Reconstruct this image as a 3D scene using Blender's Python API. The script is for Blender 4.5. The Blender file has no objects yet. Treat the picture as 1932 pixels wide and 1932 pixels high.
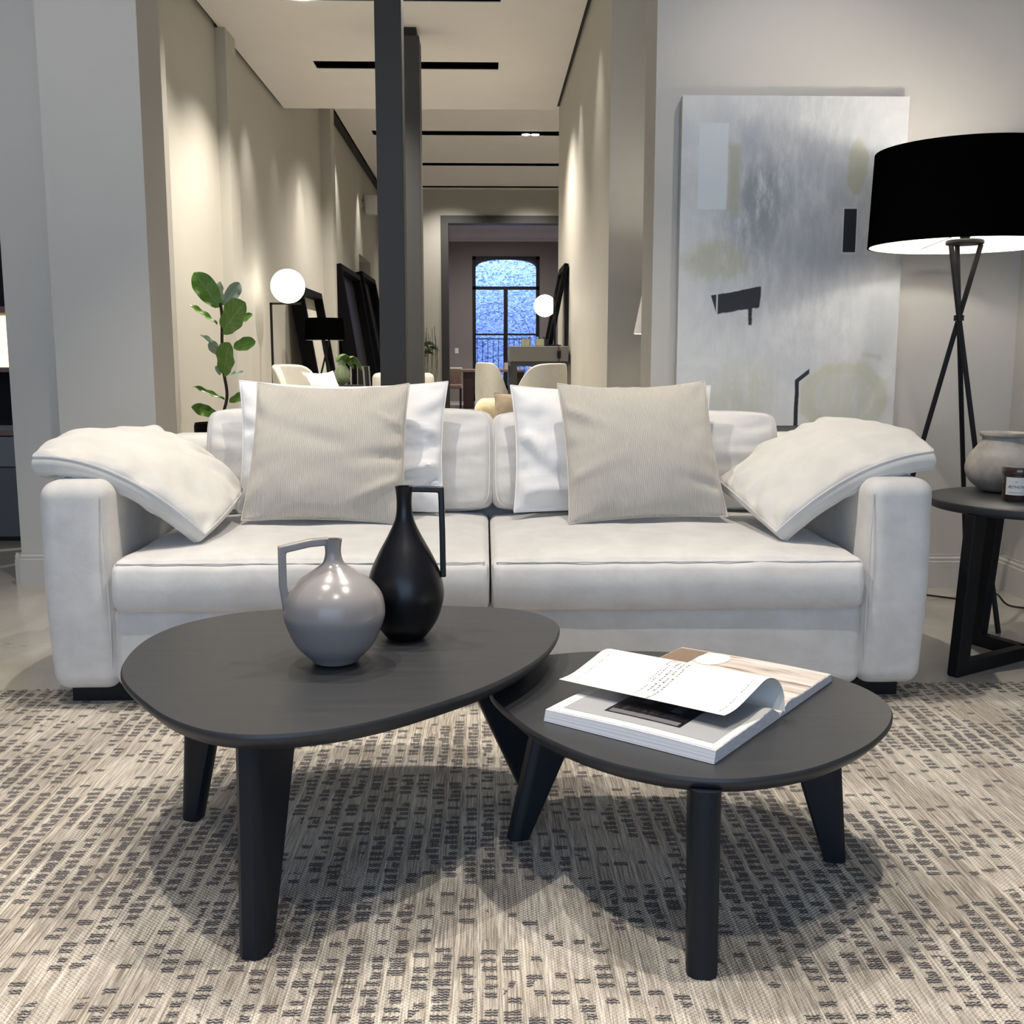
import bpy, bmesh, math, random
from mathutils import Vector, Matrix, noise
random.seed(7)
C = bpy.context.scene.collection
PI = math.pi

# ------------------------------------------------------------------ camera
cam_d = bpy.data.cameras.new('camera'); cam = bpy.data.objects.new('camera', cam_d); C.objects.link(cam)
bpy.context.scene.camera = cam
FPX, HC = 2000.0, 1.0
PIT = math.atan((966-672)/FPX); YAW = math.atan((966-915)/FPX*math.cos(PIT))
cam.location = (0, 0, HC); cam.rotation_euler = (PI/2-PIT, 0, -YAW)
cam_d.sensor_width = 36; cam_d.lens = 36*FPX/1932; cam_d.clip_start = .05; cam_d.clip_end = 200
_cp, _sp, _cy, _sy = math.cos(PIT), math.sin(PIT), math.cos(YAW), math.sin(YAW)
_F = Vector((_sy*_cp, _cy*_cp, -_sp)); _R = Vector((_cy, -_sy, 0)); _U = Vector((_sy*_sp, _cy*_sp, _cp))
def PY(u, v, D):                       # a point of the photograph at depth D in the room
    d = _F + _R*((u-966)/FPX) - _U*((v-966)/FPX); t = D/d.y
    return Vector((d.x*t, D, HC+d.z*t))
def PZ(u, v, z):                       # ... on a level z
    d = _F + _R*((u-966)/FPX) - _U*((v-966)/FPX); t = (z-HC)/d.z
    return Vector((d.x*t, d.y*t, z))

# ------------------------------------------------------------------ world, lights, exposure
sc = bpy.context.scene
sc.view_settings.view_transform = 'Standard'; sc.view_settings.look = 'None'
sc.view_settings.gamma = 1; sc.view_settings.use_curve_mapping = False
sc.view_settings.exposure = 0.7
w = bpy.data.worlds.new('world'); sc.world = w; w.use_nodes = True
w.node_tree.nodes['Background'].inputs[0].default_value = (.55, .68, 1, 1)
w.node_tree.nodes['Background'].inputs[1].default_value = .3
WARM = (1, .91, .80); WARM2 = (1, .93, .84)
def area(loc, rot, sx, sy, power, col):
    l = bpy.data.lights.new('area_light', 'AREA'); l.shape = 'RECTANGLE'; l.size = sx; l.size_y = sy
    l.energy = power; l.color = col
    o = bpy.data.objects.new('area_light', l); o.location = loc; o.rotation_euler = rot; C.objects.link(o); return o
def spot(loc, target, power, ang=70, blend=.6, col=WARM, size=.03):
    l = bpy.data.lights.new('spot_light', 'SPOT'); l.energy = power; l.spot_size = math.radians(ang); l.spot_blend = blend
    l.color = col; l.shadow_soft_size = size
    o = bpy.data.objects.new('spot_light', l); o.location = loc
    o.rotation_euler = (Vector(target)-Vector(loc)).to_track_quat('-Z', 'Y').to_euler(); C.objects.link(o); return o
# daylight through the shop window behind the camera
area((-.3, -3.6, 1.6), (PI/2, 0, 0), 6.0, 2.6, 76, (.50, .70, 1))
# near room ceiling spots, with unseen fill spots added among them
spot((-.9, 1.8, 3.2), (-.8, 1.45, 0), 104, 68, .5, size=.018)
spot((.75, 1.8, 3.2), (.65, 1.45, 0), 104, 68, .5, size=.018)
spot((-1.55, .7, 3.2), (-1.5, .9, 0), 75, 66, .7)  # unseen spot added to brighten the rug at front left
spot((.1, .7, 3.2), (.1, .9, 0), 55, 70, .7)  # another added spot, out of view, to lift the front of the rug
spot((-1.9, 2.3, 3.2), (-1.7, 4.6, 1.3), 52, 80, 1, (1, .97, .92))  # added wash with no visible source, lightens the left pier
spot((.9, 2.6, 3.2), (.9, 4.5, 1.9), 12, 80, 1, (.95, .96, 1))  # unseen fill added for the right wall behind the sofa
spot((-.75, 2.9, 3.2), (-.6, 3.15, 0), 92, 85, .5, size=.02)
spot((.35, 2.8, 3.2), (.4, 3.15, 0), 92, 85, .5, size=.02)
spot((-1.7, 3.0, 3.2), (-1.6, 3.2, 0), 30, 60, .6)
spot((1.3, 3.4, 3.2), (1.25, 4.4, 1.4), 30, 70, .9)
# corridor wall washers and general light
for (x, y, p) in ((-1.50, 6.6, 9), (-1.58, 8.75, 26), (-1.60, 11.2, 24), (-1.60, 9.9, 6)):
    spot((x, y, 3.24), (x-.16, y, 0), p*1.45, 62, 1, WARM2)
for (x, y, p) in ((.44, 8.0, 22), (.44, 6.7, 18)):
    spot((x, y, 3.24), (x+.1, y, 0), p*1.5, 62, 1, WARM2)
for (x, y, p) in ((-1.65, 13.9, 25), (-1.65, 16.3, 25), ):
    spot((x, y, 3.8), (x, y+.05, 0), p*3.4, 60, 1, WARM2)
for x in (-.6, .8, 2.2): spot((x, 18.0, 3.8), (x, 19.1, 1.9), 90, 100, 1, WARM2)
spot((-1.12, 7.3, 3.2), (-1.2, 7.4, 0), 165, 110, .8)
spot((-1.0, 6.4, 3.2), (-1.0, 6.4, 0), 125, 120, .9)
spot((-.15, 5.75, 3.2), (-1.5, 5.0, 1.3), 70, 75, 1, WARM2)  # unseen spot added to brighten the corridor side of the left pier
spot((0, 8.8, 3.2), (0, 8.8, 0), 210, 120, .9)
spot((.59, 14.37, 3.8), (.3, 14.3, 0), 400, 120, .9)
spot((-.6, 11.6, 3.8), (-.6, 11.6, 0), 320, 120, .9)
# dull daylight over the courtyard beyond the far window
area((.35, 26.0, 5.6), (math.radians(20), 0, 0), 5, 1.6, 620, (.42, .58, 1))
spot((.3, 21.0, 3.8), (.3, 21.8, 0), 330, 150, 1, (1, .92, .88))  # not daylight: unseen warm spot added to brighten the far room

# ------------------------------------------------------------------ material helpers
def bs(name, rough=.5, col=(.5, .5, .5), metal=0, **kw):
    m = bpy.data.materials.new(name); m.use_nodes = True; b = m.node_tree.nodes['Principled BSDF']
    b.inputs['Base Color'].default_value = (*col, 1); b.inputs['Roughness'].default_value = rough
    b.inputs['Metallic'].default_value = metal
    for k, v in kw.items(): b.inputs[k.replace('_', ' ')].default_value = v
    return m, b
class N:
    def __init__(s, m): s.t = m.node_tree
    def new(s, k): return s.t.nodes.new(k)
    def put(s, sock, v):
        if hasattr(v, 'is_linked'): s.t.links.new(v, sock)
        elif isinstance(v, tuple) and len(v) == 3 and sock.type == 'RGBA': sock.default_value = (*v, 1)
        else: sock.default_value = v
    def m(s, op, a, b=0, c=0, clamp=False):
        n = s.new('ShaderNodeMath'); n.operation = op; n.use_clamp = clamp
        s.put(n.inputs[0], a); s.put(n.inputs[1], b); s.put(n.inputs[2], c); return n.outputs[0]
    def coord(s, k='Object'): return s.new('ShaderNodeTexCoord').outputs[k]
    def xyz(s, v): n = s.new('ShaderNodeSeparateXYZ'); s.put(n.inputs[0], v); return n.outputs
    def comb(s, x, y, z=0.0):
        n = s.new('ShaderNodeCombineXYZ'); s.put(n.inputs[0], x); s.put(n.inputs[1], y); s.put(n.inputs[2], z); return n.outputs[0]
    def scale(s, v, sc_):
        n = s.new('ShaderNodeMapping'); s.put(n.inputs[0], v); n.inputs['Scale'].default_value = sc_; return n.outputs[0]
    def noise(s, v, scale=5, detail=4, rough=.55, dist=0):
        n = s.new('ShaderNodeTexNoise'); s.put(n.inputs['Vector'], v); n.inputs['Scale'].default_value = scale
        n.inputs['Detail'].default_value = detail; n.inputs['Roughness'].default_value = rough; n.inputs['Distortion'].default_value = dist
        return n.outputs['Fac']
    def white(s, v):
        n = s.new('ShaderNodeTexWhiteNoise'); s.put(n.inputs[0], v); return n.outputs[0]
    def mix(s, f, a, b):
        n = s.new('ShaderNodeMix'); n.data_type = 'RGBA'; s.put(n.inputs[0], f); s.put(n.inputs[6], a); s.put(n.inputs[7], b); return n.outputs[2]
    def ss(s, v, a, b):                # smoothstep a..b
        n = s.new('ShaderNodeMapRange'); n.interpolation_type = 'SMOOTHSTEP'
        s.put(n.inputs[0], v); n.inputs[1].default_value = a; n.inputs[2].default_value = b; return n.outputs[0]
    def bump(s, h, b, strength=.3, dist=.002):
        n = s.new('ShaderNodeBump'); s.put(n.inputs['Height'], h); n.inputs['Strength'].default_value = strength
        n.inputs['Distance'].default_value = dist; s.t.links.new(n.outputs[0], b.inputs['Normal'])
def paint(name, col, rough=.55, var=.04, bump=.05):
    m, b = bs(name, rough, col); n = N(m); c = n.coord(); f = n.noise(c, 3, 3)
    n.put(b.inputs['Base Color'], n.mix(f, tuple(x*(1-var) for x in col), tuple(min(1, x*(1+var)) for x in col)))
    if bump: n.bump(n.noise(c, 260, 2), b, bump, .001)
    return m
def plain(name, col, rough=.5, metal=0, **kw): return bs(name, rough, col, metal, **kw)[0]
def emis(name, col, s):
    m, b = bs(name, .5, col); b.inputs['Emission Color'].default_value = (*col, 1); b.inputs['Emission Strength'].default_value = s; return m

M = {}
M['wall'] = paint('wall_paint', (.47, .455, .425), .6)
M['wall_warm'] = paint('corridor_wall_paint', (.475, .46, .41), .6)
M['ceiling'] = paint('ceiling_paint', (.74, .72, .69), .7)
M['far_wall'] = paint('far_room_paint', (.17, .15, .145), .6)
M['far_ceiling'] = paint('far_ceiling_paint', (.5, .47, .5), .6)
M['void'] = plain('dark_cavity', (.012, .012, .012), .7)
M['steel'] = paint('dark_grey_steel_paint', (.040, .0395, .039), .6, .05, .03)
M['black_metal'] = plain('black_metal', (.006, .006, .007), .5, Specular_IOR_Level=.25)
M['black_gloss'] = plain('black_gloss_paint', (.004, .004, .005), .6, Specular_IOR_Level=.05)
M['black_wood'] = plain('black_wood', (.009, .009, .010), .5, Specular_IOR_Level=.25)
M['shade_black'] = plain('black_lamp_fabric', (.0015, .0015, .0015), 1.0, Specular_IOR_Level=.0)
M['shade_white'] = plain('white_shade_lining', (.9, .88, .84), .8)
M['chrome'] = plain('brushed_steel', (.5, .5, .5), .3, 1)
M['mirror'] = plain('mirror_glass', (.8, .8, .78), .03, 1)
M['globe'] = emis('opal_glass_lit', (1, .93, .80), 3.2)
M['lamp_lens'] = emis('lit_spot_lens', (1, .93, .82), 30)
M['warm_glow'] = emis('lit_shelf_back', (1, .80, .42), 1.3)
M['white_plastic'] = plain('white_plastic', (.6, .6, .58), .4)
M['wax'] = plain('cream_wax', (.75, .68, .5), .5)
m, b = bs('clear_glass', .03, (.9, .95, .9)); b.inputs['Transmission Weight'].default_value = 1; b.inputs['IOR'].default_value = 1.1; M['glass'] = m
m, b = bs('green_glass', .05, (.62, .72, .5)); b.inputs['Transmission Weight'].default_value = .8; b.inputs['IOR'].default_value = 1.2; M['green_glass'] = m
m, b = bs('window_glass', 0, (1, 1, 1)); b.inputs['Transmission Weight'].default_value = 1; b.inputs['IOR'].default_value = 1.02; M['pane'] = m

def fabric(name, col, dark, scale=1, rough=.9):
    m, b = bs(name, rough, col); n = N(m); c = n.coord()
    f = n.ss(n.noise(n.scale(c, (1, 1, 1.4)), 9*scale, 6, .6, .3), .25, .75)
    f2 = n.noise(c, 400, 2, .6)
    n.put(b.inputs['Base Color'], n.mix(f, dark, col))
    b.inputs['Sheen Weight'].default_value = .35; b.inputs['Sheen Roughness'].default_value = .4
    n.bump(n.m('ADD', n.m('MULTIPLY', f2, .5), n.m('MULTIPLY', n.noise(c, 40, 3), .8)), b, .35, .002)
    return m
M['sofa'] = fabric('off_white_velvet', (.70, .685, .66), (.60, .585, .56))
M['cush'] = fabric('cream_velvet', (.72, .70, .66), (.64, .62, .575))
M['white_cotton'] = fabric('white_cotton', (.80, .80, .80), (.74, .74, .745), 1.4, .85)
M['cream'] = fabric('cream_upholstery', (.60, .58, .51), (.54, .52, .45))
M['wool'] = fabric('cream_boucle', (.75, .66, .45), (.6, .5, .3), 4)
M['tan'] = fabric('tan_linen', (.52, .42, .29), (.42, .33, .22), 3)
M['brown'] = fabric('brown_fabric', (.22, .15, .12), (.15, .10, .08))
M['seam'] = fabric('off_white_piping', (.66, .65, .64), (.6, .59, .58))
def ribbed():
    m, b = bs('ribbed_linen', .9, (.5, .47, .42)); n = N(m); uv = n.xyz(n.coord('UV'))
    x = n.m('ADD', uv[0], n.m('MULTIPLY', n.noise(n.comb(n.m('MULTIPLY', uv[0], 4.0), n.m('MULTIPLY', uv[1], 6.0)), 3, 2), .004))
    r = n.m('ADD', n.m('MULTIPLY', n.m('SINE', n.m('MULTIPLY', x, 2*PI*88)), .5), .5)
    g = n.noise(n.scale(n.coord('UV'), (180, 14, 1)), 1, 3)
    f = n.m('ADD', n.m('MULTIPLY', r, .65), n.m('MULTIPLY', g, .5), clamp=True)
    n.put(b.inputs['Base Color'], n.mix(f, (.36, .325, .27), (.60, .57, .52)))
    b.inputs['Sheen Weight'].default_value = .2
    n.bump(r, b, .5, .0015); return m
M['ribbed'] = ribbed()
def tabletop():
    m, b = bs('charcoal_lacquer', .42, (.03, .031, .033)); n = N(m); c = n.coord()
    f = n.noise(n.scale(c, (1.5, 22, 1)), 2, 5, .6)
    n.put(b.inputs['Base Color'], n.mix(f, (.019, .0205, .023), (.028, .030, .034)))
    n.put(b.inputs['Roughness'], n.m('MULTIPLY_ADD', f, .12, .36)); n.bump(f, b, .06, .001); return m
M['tabletop'] = tabletop()
M['leg'] = plain('black_lacquer', (.006, .009, .015), .42, Specular_IOR_Level=.3)
M['jug_black'] = plain('black_satin_ceramic', (.004, .004, .006), .32, Specular_IOR_Level=.4)
m, b = bs('grey_glazed_ceramic', .2, (.25, .235, .23)); n = N(m)
n.put(b.inputs['Base Color'], n.mix(n.noise(n.scale(n.coord(), (1, 1, 6)), 6, 4), (.215, .20, .20), (.26, .245, .24)))
n.put(b.inputs['Roughness'], n.m('MULTIPLY_ADD', n.noise(n.coord(), 30, 3), .12, .17)); M['jug_grey'] = m
m, b = bs('matt_stoneware', .8, (.4, .37, .32)); n = N(m); c = n.coord()
n.put(b.inputs['Base Color'], n.mix(n.ss(n.noise(c, 14, 5), .35, .65), (.34, .31, .27), (.47, .435, .38))); n.bump(n.noise(c, 60, 3), b, .2, .002); M['stone'] = m
m, b = bs('amber_glass', .1, (.05, .025, .022)); b.inputs['Coat Weight'].default_value = .6; M['amber'] = m
M['paper'] = plain('white_paper', (.70, .69, .655), .45)
M['page_edge'] = plain('page_edges', (.66, .67, .70), .6)
m, b = bs('page_edges_lined', .6, (.66, .67, .70)); n = N(m); z = n.xyz(n.coord('UV'))
n.put(b.inputs['Base Color'], n.mix(n.ss(n.noise(n.scale(n.coord('UV'), (3, 60, 1)), 1.5, 3, .7), .42, .6), (.40, .41, .45), (.78, .78, .80))); M['page_edge'] = m
M['grey_print'] = plain('grey_printed_page', (.33, .34, .36), .3)
M['ink'] = plain('black_ink', (.01, .01, .012), .35)
M['ink_grey'] = plain('grey_ink', (.12, .12, .13), .5)
def printed(name, cols, sx, sy, th):
    m, b = bs(name, .3); n = N(m); uv = n.coord('UV')
    f = n.noise(n.scale(uv, (sx, sy, 1)), 2, 5, .6, .6); g = n.noise(n.scale(uv, (sx*.4, sy*.5, 1)), 1.6, 2)
    n.put(b.inputs['Base Color'], n.mix(n.ss(f, th-.06, th+.06), cols[0], n.mix(n.ss(g, .4, .6), cols[1], cols[2]))); return m
M['photo_stage'] = printed('printed_interior_photo', ((.24, .17, .13), (.50, .43, .38), (.66, .61, .57)), 9, 1.0, .42)
M['photo_dark'] = printed('printed_dark_photo', ((.004, .003, .006), (.012, .010, .014), (.035, .03, .035)), 1.5, 7, .5)
# floor: pale polished cement
m, b = bs('polished_cement', .16, (.45, .42, .37)); n = N(m); c = n.coord()
f = n.noise(c, 1.1, 6, .6, .8); cr = n.m('ABSOLUTE', n.m('SUBTRACT', n.noise(c, .8, 5, .6, 1.5), .5)); crack = n.ss(cr, .0, .004)
n.put(b.inputs['Base Color'], n.mix(crack, (.41, .38, .33), n.mix(n.ss(f, .35, .65), (.40, .37, .32), (.50, .47, .42))))
n.put(b.inputs['Roughness'], n.m('MULTIPLY_ADD', n.noise(c, 5, 4), .14, .12)); M['floor'] = m
# rug: flat weave, warp along the room, dark yarn knots in columns
def rug():
    m, b = bs('woven_rug', .95, (.5, .45, .38)); n = N(m); o = n.xyz(n.coord())
    wob = n.m('MULTIPLY', n.m('SUBTRACT', n.noise(n.comb(o[0], o[1]), 6, 2), .5), .003)
    X, Y = n.m('ADD', o[0], wob), o[1]
    CW, CH = .0375, .0235
    cx = n.m('DIVIDE', X, CW); ci = n.m('FLOOR', cx); fx = n.m('SUBTRACT', cx, ci)
    off = n.white(n.comb(ci, 3.3)); cyy = n.m('ADD', n.m('DIVIDE', Y, CH), off); cj = n.m('FLOOR', cyy); fy = n.m('SUBTRACT', cyy, cj)
    rnd = n.white(n.comb(ci, cj, 1.0)); rnd2 = n.white(n.comb(ci, cj, 7.0)); rnd3 = n.white(n.comb(ci, cj, 13.0))
    dens = n.noise(n.comb(n.m('MULTIPLY', X, 1.0), n.m('MULTIPLY', Y, 1.6)), 1.9, 2, .5, .5)
    on = n.m('LESS_THAN', rnd, n.m('MULTIPLY_ADD', n.ss(dens, .36, .6), .75, .22))
    jit = n.m('MULTIPLY', n.m('SUBTRACT', n.noise(n.comb(X, Y), 150, 3, .8), .5), 1.5)
    ax = n.m('ABSOLUTE', n.m('SUBTRACT', n.m('ADD', fx, n.m('MULTIPLY', n.m('SUBTRACT', rnd2, .5), .25)), .45))
    ay = n.m('ABSOLUTE', n.m('SUBTRACT', fy, n.m('MULTIPLY_ADD', rnd3, .3, .35)))
    inx = n.m('LESS_THAN', n.m('ADD', ax, n.m('MULTIPLY', jit, .35)), n.m('MULTIPLY_ADD', rnd2, .20, .20))
    iny = n.m('LESS_THAN', n.m('ADD', ay, n.m('MULTIPLY', jit, .55)), n.m('MULTIPLY_ADD', rnd, .22, .26))
    # yarn strands inside a knot run across
    st = n.m('GREATER_THAN', n.m('SINE', n.m('MULTIPLY', n.m('ADD', Y, n.m('ADD', n.m('MULTIPLY', jit, .0022), n.m('MULTIPLY', n.m('SINE', n.m('MULTIPLY', X, 2*PI/.0105)), .0011))), 2*PI/.0068)), -.55)
    knot = n.m('MULTIPLY', n.m('MULTIPLY', inx, iny), n.m('MULTIPLY', on, n.m('MULTIPLY_ADD', st, .8, .2)))
    warp = n.noise(n.comb(n.m('MULTIPLY', X, 330.0), n.m('MULTIPLY', Y, 9.0)), 1, 3, .7)
    weft = n.m('SINE', n.m('ADD', n.m('MULTIPLY', Y, 2*PI/.0085), n.m('MULTIPLY', n.m('FLOOR', n.m('DIVIDE', X, .0050)), PI)))
    loops = n.m('MULTIPLY_ADD', weft, .5, .5)
    area_ = n.ss(n.noise(n.comb(n.m('MULTIPLY', X, 3.0), n.m('MULTIPLY', Y, 1.1)), 2.2, 3), .40, .62)
    line = n.m('GREATER_THAN', n.m('ABSOLUTE', n.m('SUBTRACT', fx, .5)), .42)
    v = n.m('ADD', n.m('MULTIPLY', n.ss(warp, .34, .66), .62), n.m('MULTIPLY', n.m('MULTIPLY', loops, area_), .45))
    v = n.m('ADD', v, n.m('MULTIPLY', line, .18), clamp=True)
    base = n.mix(v, (.25, .21, .165), (.95, .90, .81))
    tone = n.mix(n.noise(n.comb(n.m('MULTIPLY', X, 14.0), n.m('MULTIPLY', Y, 2.0)), 1.3, 3), (.88, .84, .79), (1, 1, 1))
    mm = n.new('ShaderNodeMix'); mm.data_type = 'RGBA'; mm.blend_type = 'MULTIPLY'; mm.inputs[0].default_value = 1
    n.put(mm.inputs[6], base); n.put(mm.inputs[7], tone)
    dk = n.mix(n.m('MULTIPLY_ADD', n.noise(n.comb(X, Y), 300, 2), 1.2, -.2, clamp=True), (.025, .024, .028), (.13, .125, .14))
    n.put(b.inputs['Base Color'], n.mix(knot, mm.outputs[2], dk))
    h = n.m('ADD', n.m('MULTIPLY', warp, .8), n.m('ADD', n.m('MULTIPLY', loops, .45), n.m('MULTIPLY', knot, .7)))
    n.bump(h, b, 1.0, .006); return m
M['rug'] = rug()
# abstract canvas
def canvas():
    m, b = bs('painted_canvas', .55); n = N(m); o = n.xyz(n.coord())
    U = n.m('DIVIDE', n.m('ADD', o[0], .46), .92); V = n.m('DIVIDE', o[2], 1.33)
    uv = n.comb(U, n.m('MULTIPLY', V, 1.45))
    w1 = n.m('MULTIPLY', n.m('SUBTRACT', n.noise(uv, 9, 5, .65), .5), .05)
    br = n.noise(n.comb(n.m('MULTIPLY', U, 8.0), n.m('MULTIPLY', V, 3.0)), 3, 6, .7)
    def rect(u0, u1, v0, v1, e=.004, wob=0.0):
        uu = n.m('MULTIPLY_ADD', w1, wob, U) if wob else U; vv = n.m('MULTIPLY_ADD', w1, wob, V) if wob else V
        a = n.m('MULTIPLY', n.ss(uu, u0-e, u0+e), n.ss(n.m('MULTIPLY', uu, -1), -u1-e, -u1+e))
        return n.m('MULTIPLY', a, n.m('MULTIPLY', n.ss(vv, v0-e, v0+e), n.ss(n.m('MULTIPLY', vv, -1), -v1-e, -v1+e)))
    def ell(u, v, ru, rv, e=.15, wob=1.0, ring=0):
        du = n.m('DIVIDE', n.m('SUBTRACT', n.m('MULTIPLY_ADD', w1, wob, U), u), ru); dv = n.m('DIVIDE', n.m('SUBTRACT', n.m('MULTIPLY_ADD', w1, wob, V), v), rv)
        d = n.m('SQRT', n.m('ADD', n.m('MULTIPLY', du, du), n.m('MULTIPLY', dv, dv)))
        if ring: return n.ss(n.m('MULTIPLY', n.m('ABSOLUTE', n.m('SUBTRACT', d, 1-ring)), -1), -ring, -ring*.5)
        return n.ss(n.m('MULTIPLY', d, -1), -1-e, -1+e)
    c = n.mix(n.ss(n.noise(uv, 3.2, 6, .65, .6), .35, .65), (.60, .63, .65), (.72, .735, .73))
    c = n.mix(n.m('MULTIPLY', ell(.50, .62, .40, .42, .6), n.ss(br, .25, .7)), c, (.46, .48, .51))
    c = n.mix(n.m('MULTIPLY', ell(.35, .68, .10, .13, .7, 2.0), n.ss(br, .3, .6)), c, (.31, .33, .36))
    c = n.mix(n.m('MULTIPLY', rect(.26, .345, .83, .92, .03, 1.0), .5), c, (.40, .42, .50))
    c = n.mix(n.m('MULTIPLY', ell(.58, .55, .20, .12, .9, 2.0), .55), c, (.38, .40, .42))
    olive = (.47, .465, .34)
    c = n.mix(rect(.075, .205, .665, .92, .003, .12), c, (.68, .735, .77))
    c = n.mix(n.m('MULTIPLY', rect(.207, .262, .66, .86, .012, .6), .75), c, (.44, .45, .33))
    c = n.mix(n.m('MULTIPLY', ell(.785, .795, .045, .082, .12, .9), .75), c, olive)
    c = n.mix(n.m('MULTIPLY', ell(.165, .51, .145, .055, .35, 1.6), n.m('MULTIPLY', n.ss(br, .2, .6), .75)), c, olive)
    c = n.mix(n.m('MULTIPLY', ell(.30, .10, .15, .085, .4, 2.0), n.m('MULTIPLY', n.ss(br, .25, .65), .55)), c, (.53, .53, .38))
    c = n.mix(n.m('MULTIPLY', ell(.77, .09, .21, .115, .1, 1.2), n.m('MULTIPLY', n.ss(br, .2, .6), .62)), c, (.56, .56, .42))
    c = n.mix(n.m('MULTIPLY', ell(.77, .09, .21, .115, .1, 1.2, .18), .35), c, (.50, .50, .34))
    c = n.mix(n.m('MULTIPLY', rect(.84, .935, .205, .225, .01, 1.5), .6), c, olive)
    blk = (.012, .013, .02)
    c = n.mix(rect(.727, .795, .533, .672, .002), c, (.62, .64, .65)); c = n.mix(rect(.733, .790, .537, .668, .0015), c, blk)
    s = n.m('ADD', V, n.m('MULTIPLY', U, -.12))
    sl = n.m('MULTIPLY', n.ss(n.m('MULTIPLY_ADD', w1, .5, s), .325, .330), n.ss(n.m('MULTIPLY', n.m('MULTIPLY_ADD', w1, .25, s), -1), -.389, -.386))
    sl = n.m('MULTIPLY', sl, n.m('MULTIPLY', n.ss(n.m('MULTIPLY_ADD', n.m('SUBTRACT', .36, s), -.45, U), .155, .160), n.ss(n.m('MULTIPLY', n.m('MULTIPLY_ADD', w1, .5, U), -1), -.372, -.366)))
    c = n.mix(sl, c, blk); c = n.mix(n.m('MULTIPLY', sl, rect(.170, .177, .30, .46, .002)), c, (.6, .6, .6))
    c = n.mix(rect(.318, .336, .315, .385, .004, .5), c, blk)
    c = n.mix(rect(.541, .560, -.01, .140, .002, .25), c, blk)
    hk = n.m('SUBTRACT', V, n.m('MULTIPLY', n.m('SUBTRACT', U, .541), .55))
    hook = n.m('MULTIPLY', n.m('MULTIPLY', n.ss(hk, .126, .130), n.ss(n.m('MULTIPLY', hk, -1), -.146, -.142)), rect(.541, .605, .1, .2, .002))
    c = n.mix(hook, c, blk)
    mu = n.new('ShaderNodeMix'); mu.data_type = 'RGBA'; mu.blend_type = 'MULTIPLY'; mu.inputs[0].default_value = 1; n.put(mu.inputs[6], c); n.put(mu.inputs[7], (.80, .80, .80)); c = mu.outputs[2]
    n.put(b.inputs['Base Color'], c); n.bump(n.m('ADD', br, n.m('MULTIPLY', n.noise(uv, 300, 2), .3)), b, .25, .002); return m
M['canvas'] = canvas()
M['canvas_edge_and_reflection'] = paint('canvas_edge_and_reflection', (.55, .53, .47), .6, .1)
# leaves
def leafmat(name, a, bb, rough=.35):
    m, b = bs(name, rough); n = N(m); uv = n.xyz(n.coord('UV'))
    d = n.m('ABSOLUTE', n.m('SUBTRACT', uv[0], .5))
    vein = n.m('ABSOLUTE', n.m('SINE', n.m('MULTIPLY', n.m('SUBTRACT', uv[1], n.m('MULTIPLY', d, .7)), 20.0)))
    v = n.m('MAXIMUM', n.m('LESS_THAN', vein, .13), n.m('LESS_THAN', d, .018))
    n.put(b.inputs['Base Color'], n.mix(n.m('MULTIPLY', v, .6), n.mix(n.noise(n.coord('UV'), 4), a, tuple(x*1.3 for x in a)), bb)); return m
M['leaf'] = leafmat('fig_leaf_green', (.075, .18, .022), (.24, .38, .11))
M['leaf_under'] = leafmat('fig_leaf_underside', (.17, .24, .19), (.5, .58, .48))
M['frond'] = plain('palm_green', (.05, .10, .03), .5)
M['bark'] = plain('dark_bark', (.035, .022, .015), .8)
# ivy wall outside
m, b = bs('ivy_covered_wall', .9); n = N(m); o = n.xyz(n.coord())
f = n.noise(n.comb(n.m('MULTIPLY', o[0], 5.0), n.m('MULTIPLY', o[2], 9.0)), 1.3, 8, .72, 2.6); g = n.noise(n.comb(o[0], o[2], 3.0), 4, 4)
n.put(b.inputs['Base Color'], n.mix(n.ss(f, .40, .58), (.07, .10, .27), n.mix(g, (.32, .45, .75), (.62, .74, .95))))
n.bump(f, b, .6, .02); M['ivy'] = m

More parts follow.
